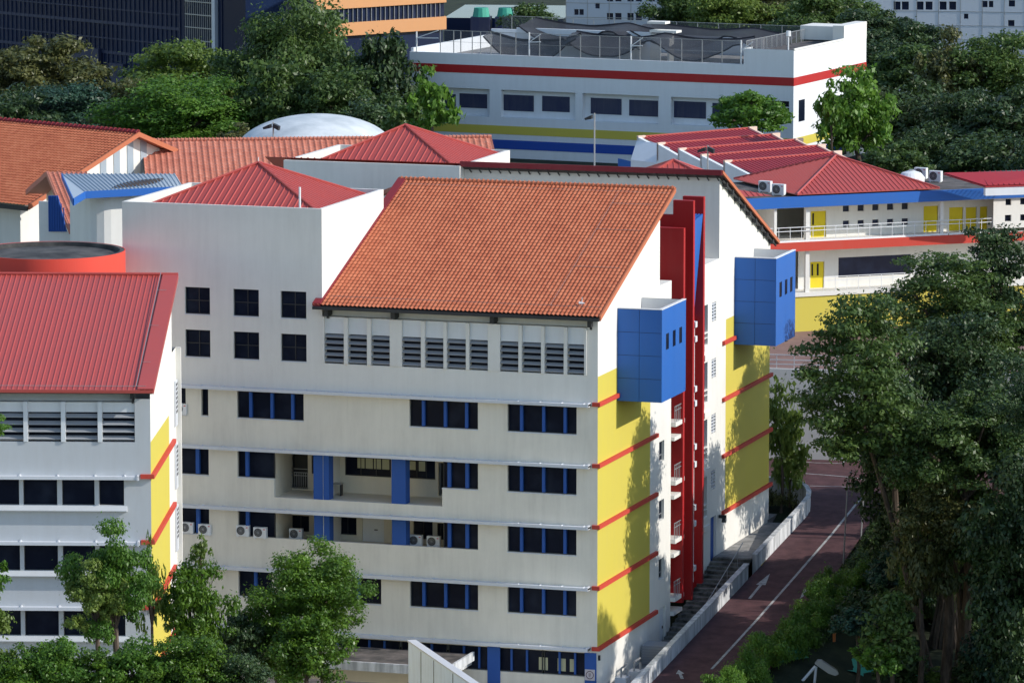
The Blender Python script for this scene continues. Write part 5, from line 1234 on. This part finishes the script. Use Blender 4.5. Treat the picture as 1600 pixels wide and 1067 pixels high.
T(640, 140, 418, 80, 90, SP, 'mid', 'mid green feathery tree between the dark tree and the striped building', n=7000, size=.055)
# --- in front of / beside the striped building
T(1172, 132, 428, 118, 95, UM, 'bright', 'light spreading tree before the right end of the striped building', n=10000, size=.045, lean=(-1.2, 0))
T(1340, 96, 432, 125, 170, RD7, 'bright', 'light green tree beside the sunlit end of the striped building', n=16000, size=.045)
T(1300, 120, 408, 60, 110, SP, 'bright', 'slim light green tree touching the sunlit end wall', n=7000, size=.06)
# --- wood at the right and top
WG = 'wood on the slope at upper right'
wood = [(1080, -60, 560, 150, 150, RD1, 'mid', 'mid green tree at the top edge right of the panelled block'),
 (830, 2, 560, 90, 70, RD2, 'mid', 'small round tree at the top between cooling towers and panelled block'),
 (1140, -40, 540, 150, 130, RD2, 'fresh', 'yellow green tree crown above the right half of the rooftop court'),
 (1215, -50, 545, 190, 150, UM, 'olive', 'olive tree crown above the roof house of the striped building'),
 (1300, -30, 530, 190, 150, UM, 'mid', 'wide flat topped tree left of the top right panelled block'),
 (1380, 0, 520, 190, 150, UM, 'dark', 'dark flat topped tree below the left end of the top right panelled block'),
 (1360, 45, 500, 160, 150, RD1, 'dark', 'dark tree directly behind the sunlit end of the striped building'),
 (1430, 55, 495, 160, 130, UM, 'mid', 'mid green tree crown behind the golden tree'),
 (1480, 36, 480, 130, 170, SP, 'olive', 'golden brown vine covered tree below the top right block'),
 (1560, 42, 480, 170, 150, RD2, 'mid', 'leafy tree in the upper right corner below the panelled block')]
for x, y, d, a, b, sh_, lf, lb_ in wood: T(x, y, d, a, b, sh_, lf, lb_, n=12000, size=.042, group=WG)
for i, (x, y, d, a, b, lf) in enumerate([(1420, 120, 450, 170, 150, 'dark'), (1500, 130, 445, 180, 160, 'dark'), (1590, 120, 440, 180, 170, 'dark'), (1440, 190, 425, 150, 130, 'dark'), (1540, 200, 420, 180, 140, 'dark'), (1400, 215, 415, 110, 90, 'mid'), (1620, 210, 415, 120, 150, 'dark')]):
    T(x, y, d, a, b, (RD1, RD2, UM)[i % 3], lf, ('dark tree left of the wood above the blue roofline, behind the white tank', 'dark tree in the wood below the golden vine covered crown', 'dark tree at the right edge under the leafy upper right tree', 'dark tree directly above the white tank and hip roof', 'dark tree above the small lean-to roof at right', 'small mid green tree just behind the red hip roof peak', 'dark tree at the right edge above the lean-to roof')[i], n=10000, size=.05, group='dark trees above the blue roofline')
# --- big trees right of the ramp
T(1478, 398, 331, 250, 200, LY, 'mid', 'large layered tree covering the lower floor of the yellow door building', n=26000, size=.026)
T(1560, 355, 334, 180, 200, LY, 'dark', 'dark layered tree at the right edge before the yellow door building', n=18000, size=.03)
T(1347, 462, 308, 215, 232, LY, 'mid', 'large layered tree overhanging the ramp with glossy leaves', n=30000, size=.026, lean=(4.0, 2.0), thick=.6)
T(1440, 560, 322, 220, 330, RD1, 'dark', 'dark tree filling the middle of the right hand grove', n=20000, size=.032)
T(1510, 585, 308, 240, 240, UM, 'mid', 'bright topped tree in front of the dark grove at right', n=26000, size=.028)
T(1615, 690, 301, 200, 300, RD2, 'dark', 'dark tree at the right edge below the bright topped tree', n=16000, size=.035)
T(1480, 740, 307, 200, 150, SP, 'olive', 'olive drooping tree just above the thick ribbed trunk', n=16000, size=.04, droop=1.0)
T(1600, 850, 302, 170, 260, RD1, 'dark', 'deeply shaded tree in the lower right corner', n=15000, size=.035)
T(1440, 690, 320, 110, 250, RD7, 'dark', 'dark shaded tree leaning over the road bend', n=14000, size=.035)
T(1392, 925, 303, 100, 110, LY, 'mid', 'small tiered sapling beside the thick ribbed trunk', n=5000, size=.05, cat='sapling', name='sapling')
T(1372, 985, 303, 90, 80, SP, 'bright', 'small palm like plant with pale fronds near the green netting', n=2500, size=.10, cat='plant', name='palm_plant')
# slim young trees in the planter
for (x, y, d, lb_) in ((1222, 588, 342, 'slim young tree with reddish leaves nearest the rear yellow gable'), (1234, 640, 343, 'slim young tree at the curved planter wall, right of its neighbour')):
    T(x, y, d, 62, 150, RD7, 'fresh', lb_, dens=.6, name='young_tree', group='young trees in the curved planter')
# --- shade trees standing right of the ramp outside the frame, nearer the viewer (their shadows fall on the gables)
for i, (x, y, zt_, r_) in enumerate(((26, 2.6, 21.6, 3.2), (33, 13, 21, 6.0), (31, 25, 22, 6), (24, 42, 24, 5.5))):
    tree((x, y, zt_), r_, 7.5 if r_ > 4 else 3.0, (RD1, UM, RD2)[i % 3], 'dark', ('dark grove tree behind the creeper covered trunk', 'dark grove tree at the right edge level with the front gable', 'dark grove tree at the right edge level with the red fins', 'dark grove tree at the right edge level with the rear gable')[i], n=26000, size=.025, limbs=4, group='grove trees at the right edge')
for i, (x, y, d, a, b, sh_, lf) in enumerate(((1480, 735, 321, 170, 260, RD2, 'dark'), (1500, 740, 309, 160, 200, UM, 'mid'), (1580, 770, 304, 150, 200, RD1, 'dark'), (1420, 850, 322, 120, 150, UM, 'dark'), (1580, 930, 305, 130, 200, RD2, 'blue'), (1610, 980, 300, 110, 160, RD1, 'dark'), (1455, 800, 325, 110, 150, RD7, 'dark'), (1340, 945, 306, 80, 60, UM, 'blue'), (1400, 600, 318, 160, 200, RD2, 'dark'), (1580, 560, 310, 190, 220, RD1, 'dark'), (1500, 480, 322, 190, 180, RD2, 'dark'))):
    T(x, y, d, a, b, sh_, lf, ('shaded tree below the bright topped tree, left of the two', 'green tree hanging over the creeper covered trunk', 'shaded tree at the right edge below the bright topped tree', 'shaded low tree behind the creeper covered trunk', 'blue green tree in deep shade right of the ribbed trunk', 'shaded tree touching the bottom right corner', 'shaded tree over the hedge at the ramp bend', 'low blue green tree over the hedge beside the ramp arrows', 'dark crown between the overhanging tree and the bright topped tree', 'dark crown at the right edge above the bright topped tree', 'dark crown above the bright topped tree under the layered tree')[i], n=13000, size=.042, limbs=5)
# --- lower left, in front of the facades
T(178, 800, 268, 170, 225, SP, 'bright', 'airy feathery tree in front of the nearest block, brightest of the lower left', n=15000, size=.045, droop=.8)
T(150, 868, 267, 125, 130, SP, 'fresh', 'lower airy crown left of the feathery tree trunk', n=7000, size=.06, droop=.8)
T(236, 826, 270, 56, 190, SP, 'fresh', 'thin loose sapling in front of the yellow gable strip of the nearest block', dens=.28, droop=.8, name='sapling', cat='sapling')
T(302, 866, 271, 112, 190, RD2, 'gloss', 'dense dark rounded tree between the yellow gable strip and the facade', n=15000, size=.045)
T(313, 832, 271, 36, 60, SP, 'fresh', 'pale young shoot rising above the dense dark rounded tree', dens=.5, name='sapling', cat='sapling')
T(492, 840, 275, 178, 175, RD1, 'gloss', 'big glossy tree with forked pale trunk before the middle of the white facade', n=26000, size=.034, lean=(1.2, 0), thick=.6)
T(432, 905, 276, 130, 190, RD7, 'gloss', 'dark glossy crown forming the left half of the big glossy tree clump', n=16000, size=.042)
T(372, 950, 274, 90, 110, UM, 'dark', 'shaded low tree between the two glossy trees', n=8000, size=.05)
T(478, 950, 272, 125, 140, RD2, 'gloss', 'shaded low crown at the foot of the big glossy tree', n=10000, size=.045)
T(-32, 628, 262, 110, 80, SP, 'bright', 'twig of leaves entering at the left edge beside the louvres', n=2200, size=.08)
T(-28, 845, 262, 100, 120, SP, 'bright', 'light green tree cut by the left edge below the middle windows', n=5000, size=.07)
T(-34, 900, 260, 120, 160, SP, 'fresh', 'yellow green tree cut by the left edge at the lowest windows', n=6000, size=.07)
for i, (x, y, a, b, lf, lb_) in enumerate([(20, 1005, 120, 120, 'gloss', 'bushy green tree in the bottom left corner'), (85, 992, 120, 120, 'bright', 'bushy bright tree second from the bottom left corner'), (150, 1010, 110, 100, 'gloss', 'bushy glossy tree below the feathery tree trunk'),
    (215, 990, 130, 120, 'bright', 'bushy bright tree below the yellow gable strip'), (300, 985, 140, 130, 'gloss', 'bushy glossy tree below the dense dark rounded tree'), (255, 1030, 110, 90, 'mid', 'low bush at the bottom edge below the yellow gable strip'), (372, 1010, 110, 100, 'dark', 'dark bush at the bottom edge left of the big glossy trunk')]):
    T(x, y, 258, a, b, (RD1, RD2, RD7)[i % 3], lf, lb_, n=13000, size=.045, group='bushy trees along the bottom left')
# --- hedge beside the ramp
def hedge(name, pts, w_, h_, leaf, label, per=420, size=.12):
    cl = []; rs = random.Random(5)
    for (x, y, z), (x2, y2, z2) in zip(pts, pts[1:]):
        L = math.hypot(x2-x, y2-y); n = max(2, int(L/.45))
        for i in range(n):
            t = i/n
            for k in range(3): cl.append((x+(x2-x)*t+rs.uniform(-.5, .5)*w_, y+(y2-y)*t+rs.uniform(-.2, .2), z+(z2-z)*t+h_*rs.uniform(.15, .85), rs.uniform(.35, .6), rs.uniform(.35, .65)))
    o0 = Vector((pts[0][0], pts[0][1], pts[0][2])); cl = [(a-o0.x, b-o0.y, c-o0.z, d, e) for a, b, c, d, e in cl]
    me = leaves('hedge_mesh', cl, len(cl)*per//3, size, 77, -1.0, 3.2, .2); me.materials.append(L_[leaf])
    o = bpy.data.objects.new(name, me); COL.objects.link(o); o.location = o0; return tag(o, label, 'hedge')
hp = [(road_r(y)+(1.0 if y > 0 else .5), y, zr(y)-.5) for y in (-26, -18, -12, -6, 0, 6, 12, 18, 24, 31, 38)]
hedge('hedge', [(7.5, -16, -.3), (7.7, -8, .1), (8.1, -1, .8), (8.6, 6, 1.6), (9.2, 12, 2.2), (9.3, 18, 2.8), (9.3, 24, 3.4)], 2.4, 2.2, 'bright', 'upright leafed green hedge along the right side of the ramp', 1100, .10)
hedge('hedge', [(x+.1, y, z) for x, y, z in hp[6:]], 1.1, .9, 'mid', 'low shaded hedge beyond the upright hedge at the upper ramp', 700, .11)
hedge('ground_cover', [(x+2.6, y, z-1.0) for x, y, z in hp[7:]], 3.0, 1.5, 'dark', 'dark undergrowth between hedge and thick ribbed trunk', 600, .12)
hedge('undergrowth', [(11.5, 24, 3.0), (18, 25, 2.0), (30, 26, 2.0)], 5.0, 4.5, 'dark', 'tall dark undergrowth in the deep shade behind the thick ribbed trunk', 700, .13)
hedge('shrub', [(-6, 40.5, 5.5), (1.2, 40.8, 5.6)], 1.2, .6, 'olive', 'low planting inside the curved planter wall', 200, .14)
# strangler fig: trunk of fused aerial roots with hanging creeper
p_ = at(1478, 1040, Z=.2)
m_ = MB(); b_ = Vector((p_.x, p_.y, ground(p_.x, p_.y)-.3)); rs = random.Random(3)
for i in range(18):
    t = i*math.pi*2/18; r_ = .55+.25*rs.random(); m_.bar((r_*1.3*math.cos(t), r_*1.3*math.sin(t), 0), (r_*.6*math.cos(t+.3), r_*.6*math.sin(t+.3), 3.2), .17, .12, 6); m_.bar((r_*.6*math.cos(t+.3), r_*.6*math.sin(t+.3), 3.2), (1.6*r_*math.cos(t), 1.6*r_*math.sin(t), 6.5), .13, .07, 5)
for i in range(9):
    t = rs.uniform(0, 6.28); m_.bar((1.3*r_*math.cos(t), 1.3*r_*math.sin(t), 5.6), (3.0*math.cos(t), 3.0*math.sin(t), 7.6), .10, .04, 5)
m_.bar((0, 0, 0), (0, 0, 6.5), .5, .3, 8)
o = empty('strangler_fig', b_, 0, 'thick ribbed grey trunk hung with yellow green creeper at lower right', 'tree'); m_.build('trunk', M['bark'], o)
cl = []
for _ in range(60):
    t = rs.uniform(0, 6.28); r_ = rs.uniform(.5, 3.6); z = 7.6-.5*r_+rs.uniform(-.6, .8); cl.append((r_*math.cos(t), r_*math.sin(t), z, rs.uniform(.3, .65), rs.uniform(.25, .6)))
    if rs.random() < .45: cl += [(r_*math.cos(t), r_*math.sin(t), z-.5*k, .22, .4) for k in range(1, 6)]
me = leaves('creeper_mesh', cl, 26000, .085, 9, 1.6, 3.0, .2); me.materials.append(L_['fresh']); c_ = bpy.data.objects.new('crown', me); COL.objects.link(c_); c_.parent = o
# green debris netting, fallen bracket, orange barrier
def sheet(pix, Zs, name, mat, label, cat):
    P_ = [at(x, y, Z=z) for (x, y), z in zip(pix, Zs)]; return P_
nz = ground(14, -8)
m_ = MB(); xs_ = np.linspace(0, 1, 24); ys_ = np.linspace(0, 1, 10); a_ = at(1225, 1068, Z=.2); b_ = at(1480, 1075, Z=.2); c_ = at(1470, 1045, Z=.4); d_ = at(1250, 1040, Z=.4)
def gn(u, v):
    p = a_.lerp(b_, u).lerp(d_.lerp(c_, u), v); return (p.x, p.y, p.z+.6+.35*math.sin(7*u+3*v)*math.cos(5*v+2*u)+.25*math.sin(19*u))
m_.v = [gn(u, v) for v in ys_ for u in xs_]; m_.f = [(j*24+i, j*24+i+1, (j+1)*24+i+1, (j+1)*24+i) for j in range(9) for i in range(23)]
tag(m_.build('debris_netting', M['green'], smooth=True), 'crumpled green plastic netting lying at the bottom right', 'netting')
m_ = MB(); q_ = [at(1215, 1067, Z=.6), at(1262, 1060, Z=.6)]
for i in range(13):
    for j in range(7): u = i/12; v = j/6; p = q_[0].lerp(q_[1], u); m_.v.append((p.x+.1*math.sin(6*v+4*u), p.y, p.z-.5+2.6*v*(1-.25*abs(u-.5))+.06*math.sin(9*u+2*v)))
m_.f = [(i*7+j, i*7+j+1, (i+1)*7+j+1, (i+1)*7+j) for i in range(12) for j in range(6)]
tag(m_.build('green_screen', M['green'], smooth=True), 'upright sheet of green screen netting at the foot of the hedge', 'netting')
o = empty('street_lamp', at(1275, 1062, Z=1.3), R_(15), 'white tripod bracket with a drooping lamp head standing on the green netting', 'lamp')
o.scale = (.8, .8, .8); m_ = MB(); m_.bar((-1.15, 0, -.25), (-.05, 0, 1.05), .11, n=6); m_.build('leg', M['ledge'], o); m_ = MB(); m_.bar((-.12, .2, -.35), (.0, 0, 1.0), .10, n=6); m_.build('leg', M['ledge'], o)
m_ = MB(); m_.prism([(-.1, -.2, 1.25), (.1, -.2, 1.5), (.4, -.2, 1.5), (1.55, -.2, .75), (1.65, -.2, .5), (1.4, -.2, .38), (.9, -.2, .55), (.25, -.2, 1.0)], (0, .5, 0)); m_.build('lamp_head', M['steel'], o)
p_ = at(1322, 985, d=312); m_ = MB(); m_.box(-.9, .9, -.1, .1, 0, .35); m_.box(-.8, -.65, -.08, .08, -.7, 0); m_.box(.65, .8, -.08, .08, -.7, 0); o = m_.build('barrier', M['orange_plastic']); o.location = p_; tag(o, 'dim orange barrier in the deep shade left of the tiered sapling', 'barrier')

# ================================================================== SMALL THINGS
# outdoor units standing in the openings of the facade
def acs(px, py, yy, label, s=.95, rz=0):
    p = at(px, py, Y=yy); return prop_ac((p.x, p.y, p.z), rz, label, s)
for px, py, yy, lb_ in ((293, 833, .05, 'air conditioner in the far left opening of the third band, left one'), (321, 836, .05, 'air conditioner partly hidden at the right side of the far left third band opening'),
    (380, 838, .05, 'air conditioner left of the blue mullion in the second opening of the third band'), (407, 841, .05, 'air conditioner right of the blue mullion in the second opening of the third band'),
    (650, 853, 1.2, 'air conditioner on the corridor floor right of the second blue pillar'), (678, 855, 1.2, 'air conditioner on the corridor floor, farther from the second blue pillar'),
    (463, 843, 1.2, 'air conditioner on the corridor floor left of the first blue pillar'), (283, 648, .05, 'air conditioner in the top left opening beside the nearest block')):
    acs(px, py, yy, lb_)
for px, py, lb_ in ((1196, 297, 'roof condenser nearest the yellow tiled verge beside the red hip roof'), (1217, 302, 'roof condenser closest to the corner of the red hip roof'), (1439, 276, 'roof condenser beside the white tank at right'), (1462, 281, 'roof condenser right of its neighbour, nearest the lean-to roof')):
    p = at(px, py, Z=KO.z+.9); prop_ac((p.x, p.y, zf1-.1), ka-.9, lb_, 1.15, 'condensers on the roof by the hip roof')
for px, py, lb_ in ((1146, 283, 'dark grilled condenser left of the pair before the peach wall'), (1165, 280, 'dark grilled condenser right of the pair before the peach wall')):
    p = at(px, py, d=392); o = prop_ac((p.x, p.y, p.z-.4), ka, lb_, 1.0, 'condensers before the peach wall')
p = at(1424, 276, Z=KO.z+1.6); o = empty('water_tank', (p.x, p.y, zf1-.1), ka, 'white rounded water tank on the roof right of the red hip roof', 'tank')
m_ = MB(); m_.bar((0, 0, 0), (0, 0, .8), .9, 1.0, 20); m_.bar((0, 0, .8), (0, 0, 1.15), 1.0, .7, 20); m_.bar((0, 0, 1.15), (0, 0, 1.3), .7, .25, 20); m_.bar((-1.3, .3, 0), (-1.3, .3, .75), .55, .45, 14); m_.build('body', M['whitemetal'], o)
m_ = MB(); m_.bar((0, 0, 1.3), (0, 0, 1.38), .2, .2, 10); m_.build('lid', M['steel'], o)
# bench-like table on the terrace
p = at(524, 772, Y=1.9); o = empty('bench', (p.x, p.y, 11.5), 0, 'small grey table on the open terrace beside the first blue pillar', 'table')
m_ = MB(); m_.box(-.45, .45, -.25, .25, .68, .74); m_.build('table_top', M['steel'], o)
for sx in (-.38, .38): m_ = MB(); m_.box(sx-.03, sx+.03, -.2, .2, 0, .68); m_.build('leg', M['dark'], o)
# round sign on the blue column
sg = empty('sign', (-.36, -.05, 2.05), 0, 'square white sign with a dark ring on the blue corner column', 'sign')
m_ = MB(); m_.box(-.36, .24, -.04, -.0, -.32, .32); m_.build('board', M['signw'], sg)
m_ = MB(); n = 28
for i in range(n):
    t = 2*math.pi*i/n; t2 = 2*math.pi*(i+1)/n; r1, r2 = .20, .245
    m_.quad((-.06+r1*math.cos(t), -.045, r1*math.sin(t)), (-.06+r2*math.cos(t), -.045, r2*math.sin(t)), (-.06+r2*math.cos(t2), -.045, r2*math.sin(t2)), (-.06+r1*math.cos(t2), -.045, r1*math.sin(t2)))
for (a, b, c, d) in ((-.13, .01, .08, .10), (-.13, .01, .03, .05), (-.13, -.11, .03, .10), (-.01, .01, .03, .10), (-.14, .02, -.03, -.01), (-.07, -.05, -.10, .03), (-.13, .01, -.11, -.09)): m_.quad((a, -.046, c), (b, -.046, c), (b, -.046, d), (a, -.046, d))
m_.build('emblem', M['signk'], sg)
m_ = MB(); m_.box(-.0, .12, .02, .12, -.1, .2); o = m_.build('wall_lamp', M['dark']); o.location = (.02, .1, 3.0); tag(o, 'small black lamp on the corner of the gable under the lowest red band', 'lamp')
# lamp posts
def lamppost(px, py, d, h, label, heads=1):
    p = at(px, py, d=d); o = empty('lamp_post', (p.x, p.y, p.z-h), 0, label, 'lamp post')
    m_ = MB(); m_.bar((0, 0, 0), (0, 0, h), .09, .06, 6); m_.bar((0, 0, h-.35), (-.45, 0, h-.25), .03, n=4); m_.build('pole', M['steel'], o)
    m_ = MB(); m_.prism([(-.75, -.25, h-.4), (-.2, -.25, h-.15), (-.2, -.25, h-.45), (-.7, -.25, h-.55)], (0, .5, 0)); m_.build('lamp_head', M['dark'], o)
    if heads > 1: m_ = MB(); m_.prism([(.05, -.2, h-.1), (.5, -.2, h-.3), (.45, -.2, h-.6), (.05, -.2, h-.4)], (0, .4, 0)); m_.build('lamp_head', M['dark'], o)
lamppost(929, 177, 400, 8, 'tall slim pale lamp post rising behind the dark red ridge', 1)
lamppost(427, 191, 385, 6, 'double headed floodlight pole in front of the pale dome', 2)
lamppost(1106, 227, 385, 6, 'floodlight pole in front of the sawtooth roofs', 2)
p = at(1287, 733, Z=10.2); q = at(1302, 850, Z=4.6)
def pole(a, lb_, z0): o = empty('pole', (a.x, a.y, z0), 0, lb_, 'pole'); m_ = MB(); m_.bar((0, 0, 0), (.25, 0, a.z-z0), .06, .045, 6); m_.build('shaft', M['steel'], o)
pp = onroad(1303, 884); p_ = Vector((pp[0]+.6, pp[1], 0)); hz = 5.6
pole(Vector((p_.x+0, p_.y, zr(p_.y)+hz)), 'thin leaning pale pole beside the ramp centre line', zr(p_.y))
pp = onroad(1338, 842); pole(Vector((pp[0]+.3, pp[1], zr(pp[1])+5.2)), 'thin dark pole at the right edge of the ramp under the trees', zr(pp[1]))
# plumbing and units in the side passage
o = empty('equipment_cabinet', (.8, 9.6, 1.05), 0, 'low grey slatted cabinet in the passage beside the lower gable', 'cabinet')
m_ = MB(); m_.box(-.7, .7, -.8, .8, 0, 1.1); m_.build('body', M['louvre'], o); m_ = MB()
for k in range(6): m_.box(-.72, .72, -.83, -.80, .1+k*.16, .18+k*.16); m_.box(.70, .73, -.8, .8, .1+k*.16, .18+k*.16)
m_.build('slats', M['steel'], o)
for i, (x, y, lb_) in enumerate(((.9, 2.2, 'grey pump unit in the passage nearest the building corner'), (1.1, 4.2, 'grey pump unit in the passage, second from the building corner'))):
    o = empty('pump_unit', (x, y, 1.05), 0, lb_, 'pump', 'pumps in the side passage'); m_ = MB(); m_.box(-.35, .35, -.45, .45, 0, .55); m_.build('casing', M['ledge'], o)
    m_ = MB(); m_.bar((0, -.3, .55), (0, -.3, 1.1), .06); m_.bar((0, -.3, 1.1), (0, .9, 1.1), .06); m_.bar((.2, .3, .55), (.2, .3, .95), .08); m_.build('pipe', M['steel'], o)
# covered walkways and the stained white parapet in the foreground
a = at(500, 1032, Z=3.0); b = at(712, 1036, Z=3.0); c = at(720, 1010, Z=3.0)
CW = empty('covered_walkway', (a.x, a.y, 0), 0, 'flat concrete walkway canopy with stained dark top before the ground floor windows', 'canopy')
W_ = b.x-a.x+6; dpt = c.y-b.y
m_ = MB(); m_.box(-6, W_-6, 0, dpt, 2.7, 2.98); s0 = m_.build('roof_slab', M['flatroof'], CW)
m_ = MB(); m_.box(-6, W_-6+.12, -.14, -.001, 2.6, 3.12); m_.box(W_-6+.001, W_-6+.14, 0, dpt, 2.6, 3.12); m_.build('edge_upstand', M['conc_wall'], CW)
for k in range(4): m_ = MB(); m_.box(-4+k*3.0, -3.7+k*3.0, dpt*.5, dpt*.5+.3, -.2, 2.7); m_.build('post', M['white'], CW)
m_ = MB(); m_.box(-6, W_-8, dpt*.3, dpt*.3+.2, -.2, 2.69); m_.build('screen_wall', M['cream'], CW)
a = at(734, 1027, Z=2.5); b = at(724, 1067, Z=2.5); c = at(700, 1027, Z=2.5)
CW2 = empty('covered_walkway', (c.x, b.y, 0), 0, 'narrow canopy with mossy gutter turning towards the viewer beside the long canopy', 'canopy')
m_ = MB(); m_.box(0, a.x-c.x, -1, a.y-b.y, 2.2, 2.46); m_.build('roof_slab', M['flatroof'], CW2); m_ = MB(); m_.box(a.x-c.x, a.x-c.x+.2, -1, a.y-b.y+.1, 2.15, 2.62); m_.box(0, a.x-c.x-.001, a.y-b.y, a.y-b.y+.1, 2.2, 2.6); m_.build('edge_upstand', M['conc_wall'], CW2)
for yy in (.2, 4.5): m_ = MB(); m_.box(.8, 1.05, yy, yy+.25, -.2, 2.2); m_.build('post', M['white'], CW2)
a = at(500, 1060, Z=2.6); CW3 = empty('covered_walkway', (a.x, a.y-2.5, 0), 0, 'nearer stained flat canopy along the bottom edge left of the white parapet', 'canopy')
m_ = MB(); m_.box(-6, 5.0, 0, 2.5, 2.3, 2.58); m_.build('roof_slab', M['flatroof'], CW3); m_ = MB(); m_.box(-6, 5, -.12, -.001, 2.2, 2.7); m_.build('edge_upstand', M['conc_wall'], CW3)
for k in range(3): m_ = MB(); m_.box(-4+k*3.5, -3.7+k*3.5, 1, 1.3, -.2, 2.3); m_.build('post', M['white'], CW3)
a = at(638, 1001, Z=5.6); b = at(800, 1112, Z=5.6); wa = math.atan2(b.y-a.y, b.x-a.x); L_w = (b-a).length
PW = empty('parapet_wall', (a.x, a.y, 0), wa, 'tall stained white wall slanting down to the right at the bottom centre', 'wall')
m_ = MB(); m_.box(0, L_w, 0, .42, -.3, 5.55); m_.build('wall', M['stainwhite'], PW)
m_ = MB(); m_.box(-.05, L_w, -.04, .46, 5.551, 5.65); m_.build('coping', M['ledge'], PW)
for u in (2.6, 5.2, 9.0): m_ = MB(); m_.box(u, u+.06, -.02, -.002, 0, 5.5); m_.build('joint', M['concrete'], PW)
SC.render.film_transparent = False
SC.cycles.max_bounces = 6
for x, y, d, a, b, sh_, lf, lb_ in ((1450, 745, 326, 150, 150, UM, 'dark', 'low spreading dark tree where the grove meets the road bend'), (1405, 850, 318, 110, 110, RD2, 'blue', 'low blue green bush between hedge and grove, farther one'), (1358, 912, 315, 100, 90, RD1, 'dark', 'low dark bush overhanging the down arrow side of the ramp'), (1450, 870, 322, 140, 140, RD7, 'dark', 'low dark tree behind the creeper covered trunk'), (1545, 960, 318, 130, 130, RD2, 'dark', 'low dark tree right of the creeper covered trunk')):
    T(x, y, d, a, b, sh_, lf, lb_)
T(1440, 800, 306, 110, 170, SP, 'olive', 'loose olive foliage hanging left of the creeper covered trunk', droop=1.0)
for x, y, a, b, sh_, lf, lb_ in ((1410, 1000, 90, 80, RD1, 'dark', 'low dark bush left of the creeper covered trunk near the netting'), (1540, 1000, 110, 110, RD2, 'dark', 'low dark bush right of the creeper covered trunk near the bottom edge'), (1590, 1010, 90, 100, RD7, 'blue', 'low blue green bush in the bottom right corner'), (1465, 1040, 60, 40, SP, 'fresh', 'small pale green plant at the foot of the creeper covered trunk')):
    T(x, y, 309, a, b, sh_, lf, lb_, name='bush', cat='bush')
